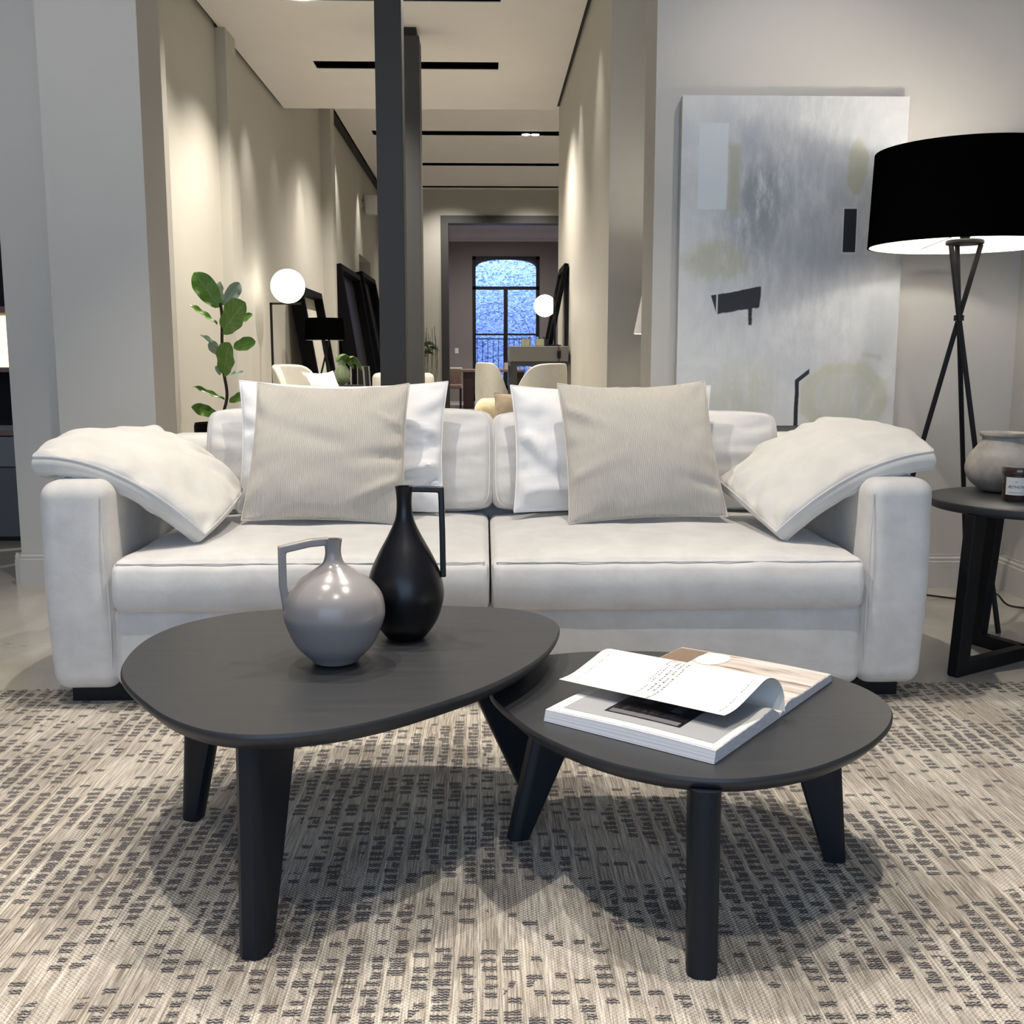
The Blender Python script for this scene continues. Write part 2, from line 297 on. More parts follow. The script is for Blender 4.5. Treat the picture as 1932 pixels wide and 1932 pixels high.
# ------------------------------------------------------------------ mesh helpers
W = {}                                                     # world matrix of every empty / object
def tag(o, label=None, cat=None, group=None, kind=None):
    for k, v in (('label', label), ('category', cat), ('group', group), ('kind', kind)):
        if v: o[k] = v
    return o
def thing(name, loc, label, cat, group=None, rot=0):
    o = bpy.data.objects.new(name, None); C.objects.link(o); o.location = loc; o.rotation_euler = (0, 0, rot); o.empty_display_size = .05
    W[o] = Matrix.Translation(Vector(loc)) @ Matrix.Rotation(rot, 4, 'Z'); return tag(o, label, cat, group)
def obj(name, vf, mat, parent=None, smooth=True, sharp=35, subsurf=0, bevel=0, local=None):
    """one mesh object from (verts, faces[, uvs]) in world coordinates (or local to matrix `local`)"""
    vs, fs = vf[0], vf[1]
    vs = [Vector(v) for v in vs]
    if local is not None: vs = [local @ v for v in vs]
    lo = Vector([min(v[i] for v in vs) for i in range(3)]); hi = Vector([max(v[i] for v in vs) for i in range(3)])
    org = Vector(((lo.x+hi.x)/2, (lo.y+hi.y)/2, lo.z))
    me = bpy.data.meshes.new(name); me.from_pydata([v-org for v in vs], [], fs); me.materials.append(M[mat] if isinstance(mat, str) else mat)
    if len(vf) > 2 and vf[2]:
        uvl = me.uv_layers.new(name='UVMap')
        for l in me.loops: uvl.data[l.index].uv = vf[2][l.vertex_index]
    bm = bmesh.new(); bm.from_mesh(me)
    if len(vf) <= 2: bmesh.ops.remove_doubles(bm, verts=bm.verts, dist=1e-5)
    bmesh.ops.recalc_face_normals(bm, faces=bm.faces); bm.to_mesh(me); bm.free()
    if smooth:
        me.polygons.foreach_set('use_smooth', [True]*len(me.polygons))
        me.set_sharp_from_angle(angle=math.radians(sharp))
    o = bpy.data.objects.new(name, me); C.objects.link(o); o.location = org
    if parent: o.parent = parent; o.matrix_parent_inverse = W[parent].inverted()
    W[o] = Matrix.Translation(org)
    if bevel:
        md = o.modifiers.new('bevel', 'BEVEL'); md.width = bevel; md.segments = 3; md.limit_method = 'ANGLE'; md.harden_normals = False
    if subsurf:
        md = o.modifiers.new('sub', 'SUBSURF'); md.levels = subsurf; md.render_levels = subsurf
    return o
def join(*parts):
    vs, fs = [], []
    for p in parts:
        k = len(vs); vs += list(p[0]); fs += [tuple(i+k for i in f) for f in p[1]]
    return vs, fs
def box(x0, x1, y0, y1, z0, z1):
    v = [(x, y, z) for z in (z0, z1) for y in (y0, y1) for x in (x0, x1)]
    return v, [(0, 2, 3, 1), (4, 5, 7, 6), (0, 1, 5, 4), (2, 6, 7, 3), (0, 4, 6, 2), (1, 3, 7, 5)]
def prism(pts, z0, z1):
    n = len(pts); v = [(x, y, z0) for x, y in pts]+[(x, y, z1) for x, y in pts]
    return v, [tuple(range(n))[::-1], tuple(range(n, 2*n))]+[(i, (i+1) % n, (i+1) % n+n, i+n) for i in range(n)]
def hexa(bottom, top):                                      # loft of two equal polygons in 3d
    n = len(bottom); return list(bottom)+list(top), [tuple(range(n))[::-1], tuple(range(n, 2*n))]+[(i, (i+1) % n, (i+1) % n+n, i+n) for i in range(n)]
def lathe(prof, c, seg=48, cap=True):
    vs, fs = [], []
    for (r, z) in prof:
        for k in range(seg): a = 2*PI*k/seg; vs.append((c[0]+r*math.cos(a), c[1]+r*math.sin(a), c[2]+z))
    for i in range(len(prof)-1):
        for k in range(seg): a, b = i*seg+k, i*seg+(k+1) % seg; fs.append((a, b, b+seg, a+seg))
    if cap:
        if prof[0][0] > 1e-5: fs.append(tuple(range(seg))[::-1])
        if prof[-1][0] > 1e-5: fs.append(tuple(range((len(prof)-1)*seg, len(prof)*seg)))
    return vs, fs
def smooth_path(pts, n=8, closed=False):
    P = [Vector(p) for p in pts]; out = []; m = len(P)
    rng = range(m if closed else m-1)
    for i in rng:
        if closed: p0, p1, p2, p3 = P[(i-1) % m], P[i], P[(i+1) % m], P[(i+2) % m]
        else: p0, p1, p2, p3 = P[max(i-1, 0)], P[i], P[i+1], P[min(i+2, m-1)]
        for k in range(n):
            t = k/n; out.append(.5*((2*p1)+(p2-p0)*t+(2*p0-5*p1+4*p2-p3)*t*t+(3*p1-p0-3*p2+p3)*t**3))
    if not closed: out.append(P[-1])
    return out
def tube(pts, r, seg=10, closed=False, ry=None, up=None):
    P = [Vector(p) for p in pts]; n = len(P); vs, fs = [], []
    rr = r if isinstance(r, (list, tuple)) else [r]*n
    u = None
    for i in range(n):
        a = P[(i+1) % n] if (closed or i < n-1) else P[i]; b_ = P[(i-1) % n] if (closed or i > 0) else P[i]
        t = (a-b_).normalized()
        if up is not None: u = Vector(up)-t*Vector(up).dot(t)
        elif u is None: u = t.orthogonal()
        else: u = u-t*u.dot(t)
        u.normalize(); w_ = t.cross(u); q = ry if ry else None
        for k in range(seg):
            an = 2*PI*(k+.5)/seg; vs.append(P[i]+u*(rr[i]*math.cos(an))+w_*((q or rr[i])*math.sin(an)))
    m = n if closed else n-1
    for i in range(m):
        for k in range(seg):
            a, b_ = i*seg+k, i*seg+(k+1) % seg; c, d = ((i+1) % n)*seg+(k+1) % seg, ((i+1) % n)*seg+k; fs.append((a, b_, c, d))
    if not closed: fs += [tuple(range(seg))[::-1], tuple(range((n-1)*seg, n*seg))]
    return vs, fs
def rod(a, b, r, seg=12): return tube([a, b], r, seg)
def sphere(c, r, seg=32, rings=18):
    return lathe([(r*math.sin(PI*i/rings) if 0 < i < rings else 0.0001, r*(-math.cos(PI*i/rings))) for i in range(rings+1)], c, seg)
def soft_box(w_, d, h, r, n=26, fn=None):
    """rounded box centred on the origin; fn(p, a) moves a point p with cube coordinates a"""
    vs, fs = [], []
    H = (w_/2, d/2, h/2)
    def g(t, L):                                            # spread samples so the roundings get their share
        k = min(.45, r*1.2/L); s = abs(t)
        s = (s/.55)*(1-k) if s < .55 else (1-k)+(s-.55)/.45*k
        return math.copysign(s, t)
    for ax in range(3):
        for sg in (-1, 1):
            k = len(vs); u, v_ = (ax+1) % 3, (ax+2) % 3
            for i in range(n+1):
                for j in range(n+1):
                    a = [0, 0, 0]; a[ax] = sg; a[u] = g(-1+2*i/n, H[u]); a[v_] = g(-1+2*j/n, H[v_])
                    p = Vector([a[q]*H[q] for q in range(3)])
                    rr = [min(r, H[q]*.98) for q in range(3)]
                    c = Vector([max(-H[q]+rr[q], min(H[q]-rr[q], p[q])) for q in range(3)])
                    dd = Vector([(p[q]-c[q])/rr[q] for q in range(3)])
                    if dd.length > 1e-9: dd.normalize()
                    p = Vector([c[q]+dd[q]*rr[q] for q in range(3)])
                    if fn: p = fn(p, a)
                    vs.append(p)
            for i in range(n):
                for j in range(n): q = k+i*(n+1)+j; fs.append((q, q+n+1, q+n+2, q+1))
    return vs, fs
def nz(p, s, seed=0): return noise.noise(Vector((p[0]*s+seed, p[1]*s, p[2]*s+seed*.7)))
def lag(t): return (t*(t-1)/2, 1-t*t, t*(t+1)/2)
def patch(cps):                                             # 3x3 control points -> biquadratic surface
    cps = [[Vector(p) for p in row] for row in cps]
    def f(a, b):
        la, lb = lag(a), lag(b); s = Vector((0, 0, 0))
        for i in range(3):
            for j in range(3): s += cps[i][j]*(lb[i]*la[j])
        return s
    def nrm(a, b):
        e = .01; return (f(a+e, b)-f(a-e, b)).cross(f(a, b+e)-f(a, b-e)).normalized()
    return f, nrm
def grid3(bl, br, tl, tr, bulge=(0, 0, 0), sag=0):
    bl, br, tl, tr = map(Vector, (bl, br, tl, tr)); mid = (bl+br+tl+tr)/4+Vector(bulge)
    s = Vector((0, 0, sag))
    return [[bl, (bl+br)/2, br], [(bl+tl)/2, mid, (br+tr)/2], [tl, (tl+tr)/2-s, tr]]
def cushion(cps, t, N_=44, edge=0.0, pinch=.045, wr=.012, seed=1, k=.5, fold=(), crn=.0):
    """a filled cushion round a patch: t full thickness in the middle, `edge` half width of a boxed border"""
    f, nrm = patch(cps); vs, fs, uv = [], [], []
    w0 = (Vector(cps[1][2])-Vector(cps[1][0])).length
    def pt(a, b, side):
        aa = a*(1-pinch*(1-b*b)*a*a); bb = b*(1-pinch*(1-a*a)*b*b); q_ = crn*(abs(a*b))**7; aa *= 1-q_; bb *= 1-q_*1.4
        e = max(0, (1-a*a)*(1-b*b)); T = edge+t/2*(e**k)
        p = f(aa, bb); nn = nrm(aa*.98, bb*.98)
        d = min(1-abs(a), 1-abs(b)); rim = math.exp(-d*5)
        x, y = a*w0/2, b*w0/2
        # creases running in from the border, plus slow lumps
        th = math.atan2(b, a); cr = noise.noise(Vector((th*5+seed*3.1, seed, d*1.5)))*rim*min(1, d*14)
        lump = noise.noise(Vector((x*7+seed*9, y*7, seed)))+.5*noise.noise(Vector((x*19, y*15+seed*4, seed)))
        sh = wr*(1.6*cr+.55*lump*min(1, d*8))
        for (fa, fb, dx, dy, am, wd) in fold:
            q = (a-fa)*dy-(b-fb)*dx; l = (a-fa)*dx+(b-fb)*dy
            sh += am*math.exp(-(q/wd)**2)*math.exp(-(l/.45)**2)*min(1, d*10)
        return p+nn*(side*(T+sh))
    n = N_
    def gr(i): t_ = -1+2*i/n; return math.sin(t_*PI/2)*.75+t_*.25
    for side in (1, -1):
        kk = len(vs)
        for i in range(n+1):
            for j in range(n+1):
                a, b = gr(j), gr(i); vs.append(pt(a, b, side)); uv.append(((a+1)/2, (b+1)/2))
        for i in range(n):
            for j in range(n): q = kk+i*(n+1)+j; fs.append((q, q+1, q+n+2, q+n+1) if side == 1 else (q, q+n+1, q+n+2, q+1))
    border = [j for j in range(n+1)]+[i*(n+1)+n for i in range(1, n+1)]+[n*(n+1)+j for j in range(n-1, -1, -1)]+[i*(n+1) for i in range(n-1, 0, -1)]
    off = (n+1)**2
    m = len(border)
    if edge > 0:                                            # rounded band between the two seams
        rows = [border]
        for q in range(1, 4):
            base = len(vs); row = []
            for h_, bi in enumerate(border):
                A, B = Vector(vs[bi]), Vector(vs[bi+off]); t_ = q/4; c = (A+B)/2
                out = (c-f(0, 0)); nn = (A-B).normalized(); out = (out-nn*out.dot(nn)).normalized()
                vs.append(A.lerp(B, t_)+out*(edge*.45*math.sin(PI*t_))); uv.append(uv[bi]); row.append(base+h_)
            rows.append(row)
        rows.append([b_+off for b_ in border])
        for q in range(4):
            for h_ in range(m): fs.append((rows[q][h_], rows[q+1][h_], rows[q+1][(h_+1) % m], rows[q][(h_+1) % m]))
        seams = [[vs[b_] for b_ in border], [vs[b_+off] for b_ in border]]
    else:
        for h_ in range(m): fs.append((border[h_], border[h_]+off, border[(h_+1) % m]+off, border[(h_+1) % m]))
        seams = [[(Vector(vs[b_])+Vector(vs[b_+off]))/2 for b_ in border]]
    return (vs, fs, uv), seams
def make_cushion(name, cps, t, mat, label, cat='cushion', seam_mat='seam', seam_r=.003, group=None, **kw):
    geo, seams = cushion(cps, t, **kw)
    zmin = min(v[2] for v in geo[0]); c = patch(cps)[0](0, 0)
    root = thing(name, (c.x, c.y, zmin), label, cat, group)
    obj('cover', geo, mat, root, sharp=80)
    for s in seams: obj('piping', tube(s, seam_r, 6, True), seam_mat, root)
    return root
def strip(f, u0, u1, v0, v1, nu, nv, off=0.0, nrm=None, uv=True):
    vs, fs, uvs = [], [], []
    for i in range(nv+1):
        for j in range(nu+1):
            a, b = u0+(u1-u0)*j/nu, v0+(v1-v0)*i/nv; p = Vector(f(a, b))
            if off: p = p+(nrm(a, b) if nrm else Vector((0, 0, 1)))*off
            vs.append(p); uvs.append((j/nu, i/nv))
    for i in range(nv):
        for j in range(nu): q = i*(nu+1)+j; fs.append((q, q+1, q+nu+2, q+nu+1))
    return vs, fs, uvs
def shell(f, t, u0=-1, u1=1, v0=-1, v1=1, nu=24, nv=16):     # sheet of real thickness
    a = strip(f, u0, u1, v0, v1, nu, nv); vs = [Vector(v) for v in a[0]]; n = len(vs)
    nr = [Vector((0, 0, 0)) for _ in vs]
    for q in a[1]:
        c = (vs[q[2]]-vs[q[0]]).cross(vs[q[3]]-vs[q[1]])
        for i in q: nr[i] += c
    back = [vs[i]-nr[i].normalized()*t for i in range(n)]
    fs = list(a[1])+[tuple(i+n for i in q)[::-1] for q in a[1]]
    bd = [j for j in range(nu+1)]+[i*(nu+1)+nu for i in range(1, nv+1)]+[nv*(nu+1)+j for j in range(nu-1, -1, -1)]+[i*(nu+1) for i in range(nv-1, 0, -1)]
    for h in range(len(bd)): p, q = bd[h], bd[(h+1) % len(bd)]; fs.append((p, p+n, q+n, q))
    return vs+back, fs

# ------------------------------------------------------------------ the setting
XL, XR, ZC, ZC2, YE = -1.88, .70, 3.27, 3.87, 19.1
def struct(name, vf, mat, **kw): return tag(obj(name, vf, mat, smooth=False, **kw), kind='structure')
struct('floor', box(-5.2, 4.4, -4.2, 27, -.1, 0), 'floor')
def ceil_slots(x0, x1, y0, y1, z, slots, t=.04):
    ps = []; y = y0
    for (a, b_, s0, s1) in slots:
        ps.append(box(x0, x1, y, s0, z, z+t))
        if a > x0: ps.append(box(x0, a, s0, s1, z, z+t))
        if b_ < x1: ps.append(box(b_, x1, s0, s1, z, z+t))
        y = s1
    ps.append(box(x0, x1, y, y1, z, z+t)); return join(*ps)
struct('ceiling', join(box(-5, 2.25, -4, 4.8, ZC, ZC+.04), ceil_slots(XL+.03, XR-.03, 4.8, 10.3, ZC, ((-1.31, .11, 7.08, 7.28), (-1.33, .115, 8.70, 8.92))),
       box(XR-.03, 1.7, 4.8, 6.12, ZC, ZC+.04), box(XL+.03, 3.6, 10.26, 10.3, ZC+.04, ZC2+.05)), 'ceiling')
struct('ceiling.001', ceil_slots(XL+.10, 3.6, 10.3, YE, ZC2, ((-1.45, 3.6, 14.24, 14.52), (-1.45, 3.6, 16.53, 16.77), (-1.45, 3.6, 18.70, 18.90))), 'ceiling')
struct('shade_gap_1', join(box(-5, 4, -4, 19, ZC2+.30, ZC2+.34), box(XL-.05, XL+.12, 10.3, YE, ZC2+.0, ZC2+.30)), 'void')  # dark strip and unseen slab stand for the shade inside the ceiling gap
struct('shade_gap_2', join(box(XL-.05, XL+.05, 4.8, 10.3, ZC+.03, ZC+.1), box(XR-.05, XR+.05, 6.1, 10.3, ZC+.03, ZC+.1)), 'void')  # dark strips painted as the shade between wall and ceiling
# corridor left wall with its pilasters and the doorway niche
wl = [box(XL-.15, XL, 5.9, 16.3, 0, 4.2), box(XL-.15, XL, 17.9, YE, 0, 4.2), box(XL-.15, XL, 16.3, 17.9, 2.52, 4.2), box(XL-.4, XL-.3, 16.3, 17.9, 0, 2.6),
      box(XL-.3, XL-.15, 16.2, 16.3, 0, 2.6), box(XL-.3, XL-.15, 17.9, 18.0, 0, 2.6),
      box(XL, -1.66, 5.55, 5.85, 0, ZC), box(XL, -1.805, 7.85, 8.15, 0, ZC+.0), box(XL, -1.76, 12.7, 13.0, 0, ZC2)]
struct('wall_left', join(*wl), 'wall_warm')
# the two wide piers that flank the corridor mouth
struct('wall_front', join(box(-2.045, -1.785, 4.65, 4.95, 0, ZC), box(-1.785, -1.383, 4.5, 4.8, 0, ZC)), 'wall')
struct('wall_front.001', box(XR, 2.4, 4.5, 4.8, 0, ZC), 'wall')
struct('wall_left.001', box(XL-.1, XL, 4.95, 5.6, 0, ZC), 'wall_warm')
struct('wall_right', box(2.25, 2.4, -4, 4.5, 0, ZC), 'wall')
struct('wall_right.001', join(box(XR, XR+.25, 6.12, 10.3, 0, 4.2), box(.95, 1.7, 6.12, 6.3, 0, ZC), box(1.6, 1.75, 4.8, 6.12, 0, ZC)), 'wall_warm')
struct('wall_right.002', join(box(3.5, 3.65, 10.3, 19.1, 0, 4.2), box(.95, 3.65, 10.2, 10.3, 0, 4.2)), 'wall_warm')
struct('wall_left.002', join(box(-5.2, -5, -4, 6.4, 0, ZC), box(-5, XL-.3, 6.25, 6.4, 0, ZC), box(-5, XL-.1, 6.4, 6.5, ZC, 4.2)), 'wall')
struct('ceiling.002', box(-5, -1.9, 4.8, 6.4, ZC, ZC+.04), 'ceiling')
struct('wall_back', join(box(-5, -3.4, -4.2, -4, 0, ZC), box(2.0, 2.4, -4.2, -4, 0, ZC), box(-3.4, 2.0, -4.2, -4, 2.95, ZC), box(-3.4, 2.0, -4.2, -4, 0, .25)), 'wall')
struct('window_2', box(-3.4, 2.0, -4.12, -4.10, .25, 2.95), 'pane')
def baseboard(name, a, b_, out, h=.145, t=.022):
    a, b_, out = Vector((*a, 0)), Vector((*b_, 0)), Vector((*out, 0)); prof = [(0, 0), (t, 0), (t, h-.03), (t*.72, h-.026), (t*.8, h-.016), (t*.4, h-.008), (t*.45, h), (0, h)]
    return hexa([a+out*x+Vector((0, 0, z)) for x, z in prof], [b_+out*x+Vector((0, 0, z)) for x, z in prof])
struct('baseboard_front', join(baseboard('', (-2.067, 4.65), (-1.785, 4.65), (0, -1)), baseboard('', (-1.785, 4.5), (-1.36, 4.5), (0, -1)), baseboard('', (-2.045, 4.628), (-2.045, 4.95), (-1, 0)),
       baseboard('', (-1.785, 4.478), (-1.785, 4.65), (-1, 0)), baseboard('', (-1.383, 4.478), (-1.383, 4.8), (1, 0))), 'wall')
struct('baseboard_right', join(baseboard('', (.68, 4.5), (2.25, 4.5), (0, -1)), baseboard('', (2.25, 4.5), (2.25, -4), (-1, 0)), baseboard('', (.7, 4.8), (.7, 4.478), (-1, 0))), 'wall')
struct('baseboard_left', join(baseboard('', (XL, 5.85), (XL, YE), (1, 0)), baseboard('', (XR, 10.3), (XR, 6.12), (-1, 0))), 'wall_warm')
# end wall with the tall steel-framed opening
dl, dr, dt = -.765, 2.2, 3.43
struct('wall_end', join(box(XL-.15, dl, YE, YE+.25, 0, 4.2), box(dr, 3.65, YE, YE+.25, 0, 4.2), box(dl, dr, YE, YE+.25, dt, 4.2)), 'wall_warm')
fr = thing('door_1', ((dl+dr)/2, YE, 0), None, None); tag(fr, kind='structure')
obj('door_frame', join(box(dl, dl+.13, YE-.03, YE+.28, 0, dt), box(dr-.13, dr, YE-.03, YE+.28, 0, dt), box(dl+.13, dr-.13, YE-.03, YE+.28, dt-.13, dt)), 'steel', fr, smooth=False)
# dim far room
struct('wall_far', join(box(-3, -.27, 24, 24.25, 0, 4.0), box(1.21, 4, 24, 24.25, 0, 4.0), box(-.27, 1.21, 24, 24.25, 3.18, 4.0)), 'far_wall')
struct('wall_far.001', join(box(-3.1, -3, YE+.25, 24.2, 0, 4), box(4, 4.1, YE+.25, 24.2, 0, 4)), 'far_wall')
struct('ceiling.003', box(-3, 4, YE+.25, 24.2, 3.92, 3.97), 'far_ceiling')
cv = []
for j in range(25):
    x = -3+7*j/24; y = 24-.55*(1-((x-.5)/3.5)**2)*.0; cv.append(x)
prof = [(0, 3.50), (.04, 3.50), (.05, 3.58), (.16, 3.66), (.18, 3.74), (.34, 3.80), (.36, 3.92), (0, 3.92)]
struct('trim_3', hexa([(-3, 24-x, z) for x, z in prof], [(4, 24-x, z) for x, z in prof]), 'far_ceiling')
wd = thing('window_1', (.47, 24.05, 0), None, None); tag(wd, kind='structure')
fx0, fx1 = -.27, 1.21
fb = [box(fx0, fx0+.07, 23.97, 24.06, 0, 3.18), box(fx1-.07, fx1, 23.97, 24.06, 0, 3.18), box(fx0, fx1, 23.97, 24.06, 3.11, 3.18), box(fx0, fx1, 23.97, 24.06, 2.46, 2.53),
      box(.42, .51, 23.97, 24.06, 0, 2.46), box(fx0, fx1, 23.98, 24.05, 1.46, 1.50), box(fx0, fx1, 23.97, 24.06, 0, .35)]
obj('window_frame', join(*fb), 'black_metal', wd, smooth=False)
arch = []
for s in (0, 1):
    pts = [(x, 0) for x in ()]
    xs = [fx0+.07, fx1-.07]; X0 = xs[s]; sg = 1 if s == 0 else -1
    cu = [(X0+sg*.45*(1-math.cos(PI/2*k/8)), 3.11-.17*(1-math.sin(PI/2*k/8))) for k in range(9)]
    poly = [(X0, 3.13)]+cu+[(X0+sg*.45, 3.13)]
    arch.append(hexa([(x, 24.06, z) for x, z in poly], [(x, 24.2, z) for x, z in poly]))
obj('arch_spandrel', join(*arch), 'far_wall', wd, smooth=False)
obj('pane', box(fx0+.07, fx1-.07, 24.01, 24.018, .35, 3.11), 'pane', wd, smooth=False)
struct('wall_courtyard', box(-3, 4.5, 27.2, 27.4, -.1, 6), 'ivy')
gt = thing('garden_gate', (.35, 26.4, 0), 'dark iron garden gate with an arched top seen through the far window', 'gate')
gb = [rod((-.45+.13*k, 26.4, .0), (-.45+.13*k, 26.4, 1.45), .007, 6) for k in range(12)]
obj('bar_panel', join(*gb, rod((-.5, 26.4, .15), (1.05, 26.4, .15), .014, 6), rod((-.5, 26.4, 1.42), (1.05, 26.4, 1.42), .014, 6)), 'black_metal', gt)
for R_ in (.86, .66):
    obj('arch_bar', tube([(.25+R_*math.cos(PI*k/24), 26.4, 1.42+R_*math.sin(PI*k/24)) for k in range(25)], .006, 6), 'steel', gt)

# steel columns
def column(x0, x1, y0, y1, label):
    r = thing('steel_column', ((x0+x1)/2, (y0+y1)/2, 0), label, 'column', 'steel columns in the corridor')
    obj('shaft', join(box(x0, x1, y0, y1, .012, ZC-.06)), 'steel', r, smooth=False, bevel=.004)
    obj('base_plate', box(x0-.05, x1+.05, y0-.05, y1+.05, 0, .012), 'steel', r, smooth=False)
    obj('top_collar', box(x0+.02, x1-.02, y0+.02, y1-.02, ZC-.06, ZC), 'void', r, smooth=False)
column(-.527, -.397, 5.4, 5.56, 'dark grey steel column nearest the sofa, rising out of the frame')
column(-.66, -.452, 7.8, 8.05, 'dark grey steel column behind and right of the nearer one, reaching the ceiling')

# recessed light tracks
def track(x0, x1, y0, y1, z, label):
    r = thing('light_track', ((x0+x1)/2, (y0+y1)/2, z+.04), label, 'light track', 'black ceiling light slots')
    obj('housing', join(box(x0-.01, x1+.01, y0-.01, y0, z+.005, z+.13), box(x0-.01, x1+.01, y1, y1+.01, z+.005, z+.13), box(x0-.01, x0, y0, y1, z+.005, z+.13),
        box(x1, x1+.01, y0, y1, z+.005, z+.13), box(x0-.01, x1+.01, y0-.01, y1+.01, z+.13, z+.14)), 'black_gloss', r, smooth=False)
    obj('rail', box(x0+.03, x1-.03, (y0+y1)/2-.015, (y0+y1)/2+.015, z+.11, z+.13), 'black_metal', r, smooth=False)
track(-1.31, .11, 7.08, 7.28, ZC, 'black recessed light slot at the very top edge of the photo')
track(-1.33, .115, 8.70, 8.92, ZC, 'black recessed light slot crossing behind both columns, second from the front')
track(-1.45, 3.6, 14.24, 14.52, ZC2, 'long black ceiling slot carrying the pair of lit spotlights')
track(-1.45, 3.6, 16.53, 16.77, ZC2, 'long black ceiling slot between the pair of lit spots and the far end wall')
track(-1.45, 3.6, 18.70, 18.90, ZC2, 'thin black ceiling slot right before the far end wall')
def spotfix(x, y, z, label, r=.045):
    t = thing('spotlight', (x, y, z-.02), label, 'spotlight')
    obj('housing', lathe([(r, 0), (r, .1), (r*.5, .12)], (x, y, z-.02), 20), 'black_metal', t)
    obj('lens', lathe([(.001, -.004), (r*.5, -.006), (r*.95, 0), (r*.95, .003)], (x, y, z-.022), 20), 'lamp_lens', t)
spotfix(-1.16, 7.22, ZC+.02, 'lit ceiling spotlight at the top edge, left of the near column', .055)
spotfix(.545, 14.39, ZC2+.01, 'left one of the pair of lit spotlights in the long slot', .055)
spotfix(.665, 14.39, ZC2+.01, 'right one of the pair of lit spotlights in the long slot', .055)
sp = thing('wall_speaker', (XL+.1, 17.0, 3.18), 'small white wall speaker high on the corridor wall beside the near column', 'speaker')
obj('casing', soft_box(.2, .26, .28, .03, 6), 'white_plastic', sp, local=Matrix.Translation((XL+.13, 17.0, 3.32)))
obj('bracket', box(XL, XL+.05, 16.95, 17.05, 3.28, 3.36), 'white_plastic', sp, smooth=False)
sw = thing('light_switch', (-.62, 23.98, 1.05), 'white light switch plate on the dim far wall, left of the window', 'light switch')
obj('plate', box(-.67, -.59, 23.985, 24, 1.06, 1.18), 'white_plastic', sw, smooth=False)
obj('rocker', box(-.65, -.61, 23.98, 23.986, 1.09, 1.15), 'white_plastic', sw, smooth=False)

# ------------------------------------------------------------------ rug
rg = thing('rug', (0, 1.2, 0), 'flat woven beige rug with dark yarn flecks under both coffee tables', 'rug')
def rugf(a, b_): return Vector((a, b_+.004*noise.noise(Vector((a*9, 0, 0))) if b_ > 3 else b_, .008))
obj('pile', box(-2.6, 2.2, -.9, 3.10, .001, .009), 'rug', rg, smooth=False)
fz = []
for k in range(520):
    x = -2.6+4.8*k/520+random.uniform(-.004, .004); dx, dy = random.uniform(-.012, .012), random.uniform(.008, .02)
    fz.append(tube([(x, 3.095, .006), (x+dx*.5, 3.10+dy*.6, .008), (x+dx, 3.10+dy, .003)], .0022, 4))
tag(obj('fringe', join(*fz), 'rug', rg), kind='stuff')

# ------------------------------------------------------------------ sofa
sf = thing('sofa', (.015, 3.5, 0), 'wide off-white velvet two-seat sofa on a low black plinth', 'sofa')
SX0, SX1, SF = -1.245, 1.275, 2.94
def bulge(k, s, seed):
    def fn(p, a):
        e = [(1-q*q) for q in a]
        p = Vector(p); p.x += math.copysign(k*e[1]*e[2], a[0]) if abs(a[0]) > .999 else 0
        p.y += math.copysign(k*e[0]*e[2], a[1]) if abs(a[1]) > .999 else 0
        p.z += math.copysign(k*e[0]*e[1], a[2]) if abs(a[2]) > .999 else 0
        n_ = nz(p, 6, seed)+.4*nz(p, 17, seed+5); d = p.normalized()
        return p+d*(s*n_)
    return fn
T = Matrix.Translation
obj('plinth', join(box(-1.2, 1.215, 3.0, 4.0, .009, .062)), 'black_wood', sf, smooth=False)
aw = .19
def armfn(sgn, seed):
    b0 = bulge(.003, .003, seed)
    def fn(p, a):
        p = b0(p, a); t = (p.z+.3)/.6
        p.x += sgn*(.005*math.sin(PI*min(1, max(0, t)))-.010*(1-min(1, max(0, t)))**2)   # swelling side
        if a[1] < -.99: p.y += -.012*math.sin(PI*min(1, max(0, t)))
        return p
    return fn
obj('armrest', soft_box(aw, 1.16, .60, .045, 26, armfn(-1, 2)), 'sofa', sf, local=T((SX0+aw/2, SF+.58, .355)), sharp=180)
obj('armrest', soft_box(aw, 1.16, .60, .045, 26, armfn(1, 3)), 'sofa', sf, local=T((SX1-aw/2, SF+.58, .355)), sharp=180)
obj('base', soft_box(2.145, 1.05, .245, .035, 40, bulge(.006, .003, 4)), 'sofa', sf, local=T((.015, SF+.03+.5, .055+.123)), sharp=180)
obj('backrest', soft_box(2.46, .22, .66, .06, 30, bulge(.006, .004, 5)), 'sofa', sf, local=T((.015, 4.04, .055+.325)), sharp=180)
def seatfn(seed):
    def fn(p, a):
        e0, e1, e2 = 1-abs(a[0])**3, 1-a[1]*a[1], 1-a[2]*a[2]
        p = Vector(p)
        if p.z > 0: p.z += .035*e0*e1**.7*(p.z/.075)
        if a[1] < -.99: p.y -= .02*e2+.004
        n_ = nz(p, 5, seed)+.35*nz(p, 14, seed)
        p.z += .006*n_ if p.z > 0 else 0
        # little puckers under the front seam
        if p.y < -.3: p.z += .0015*math.sin(p.x*95+3*nz(p, 4, seed))*(1 if p.z > 0 else .4)
        return p
    return fn
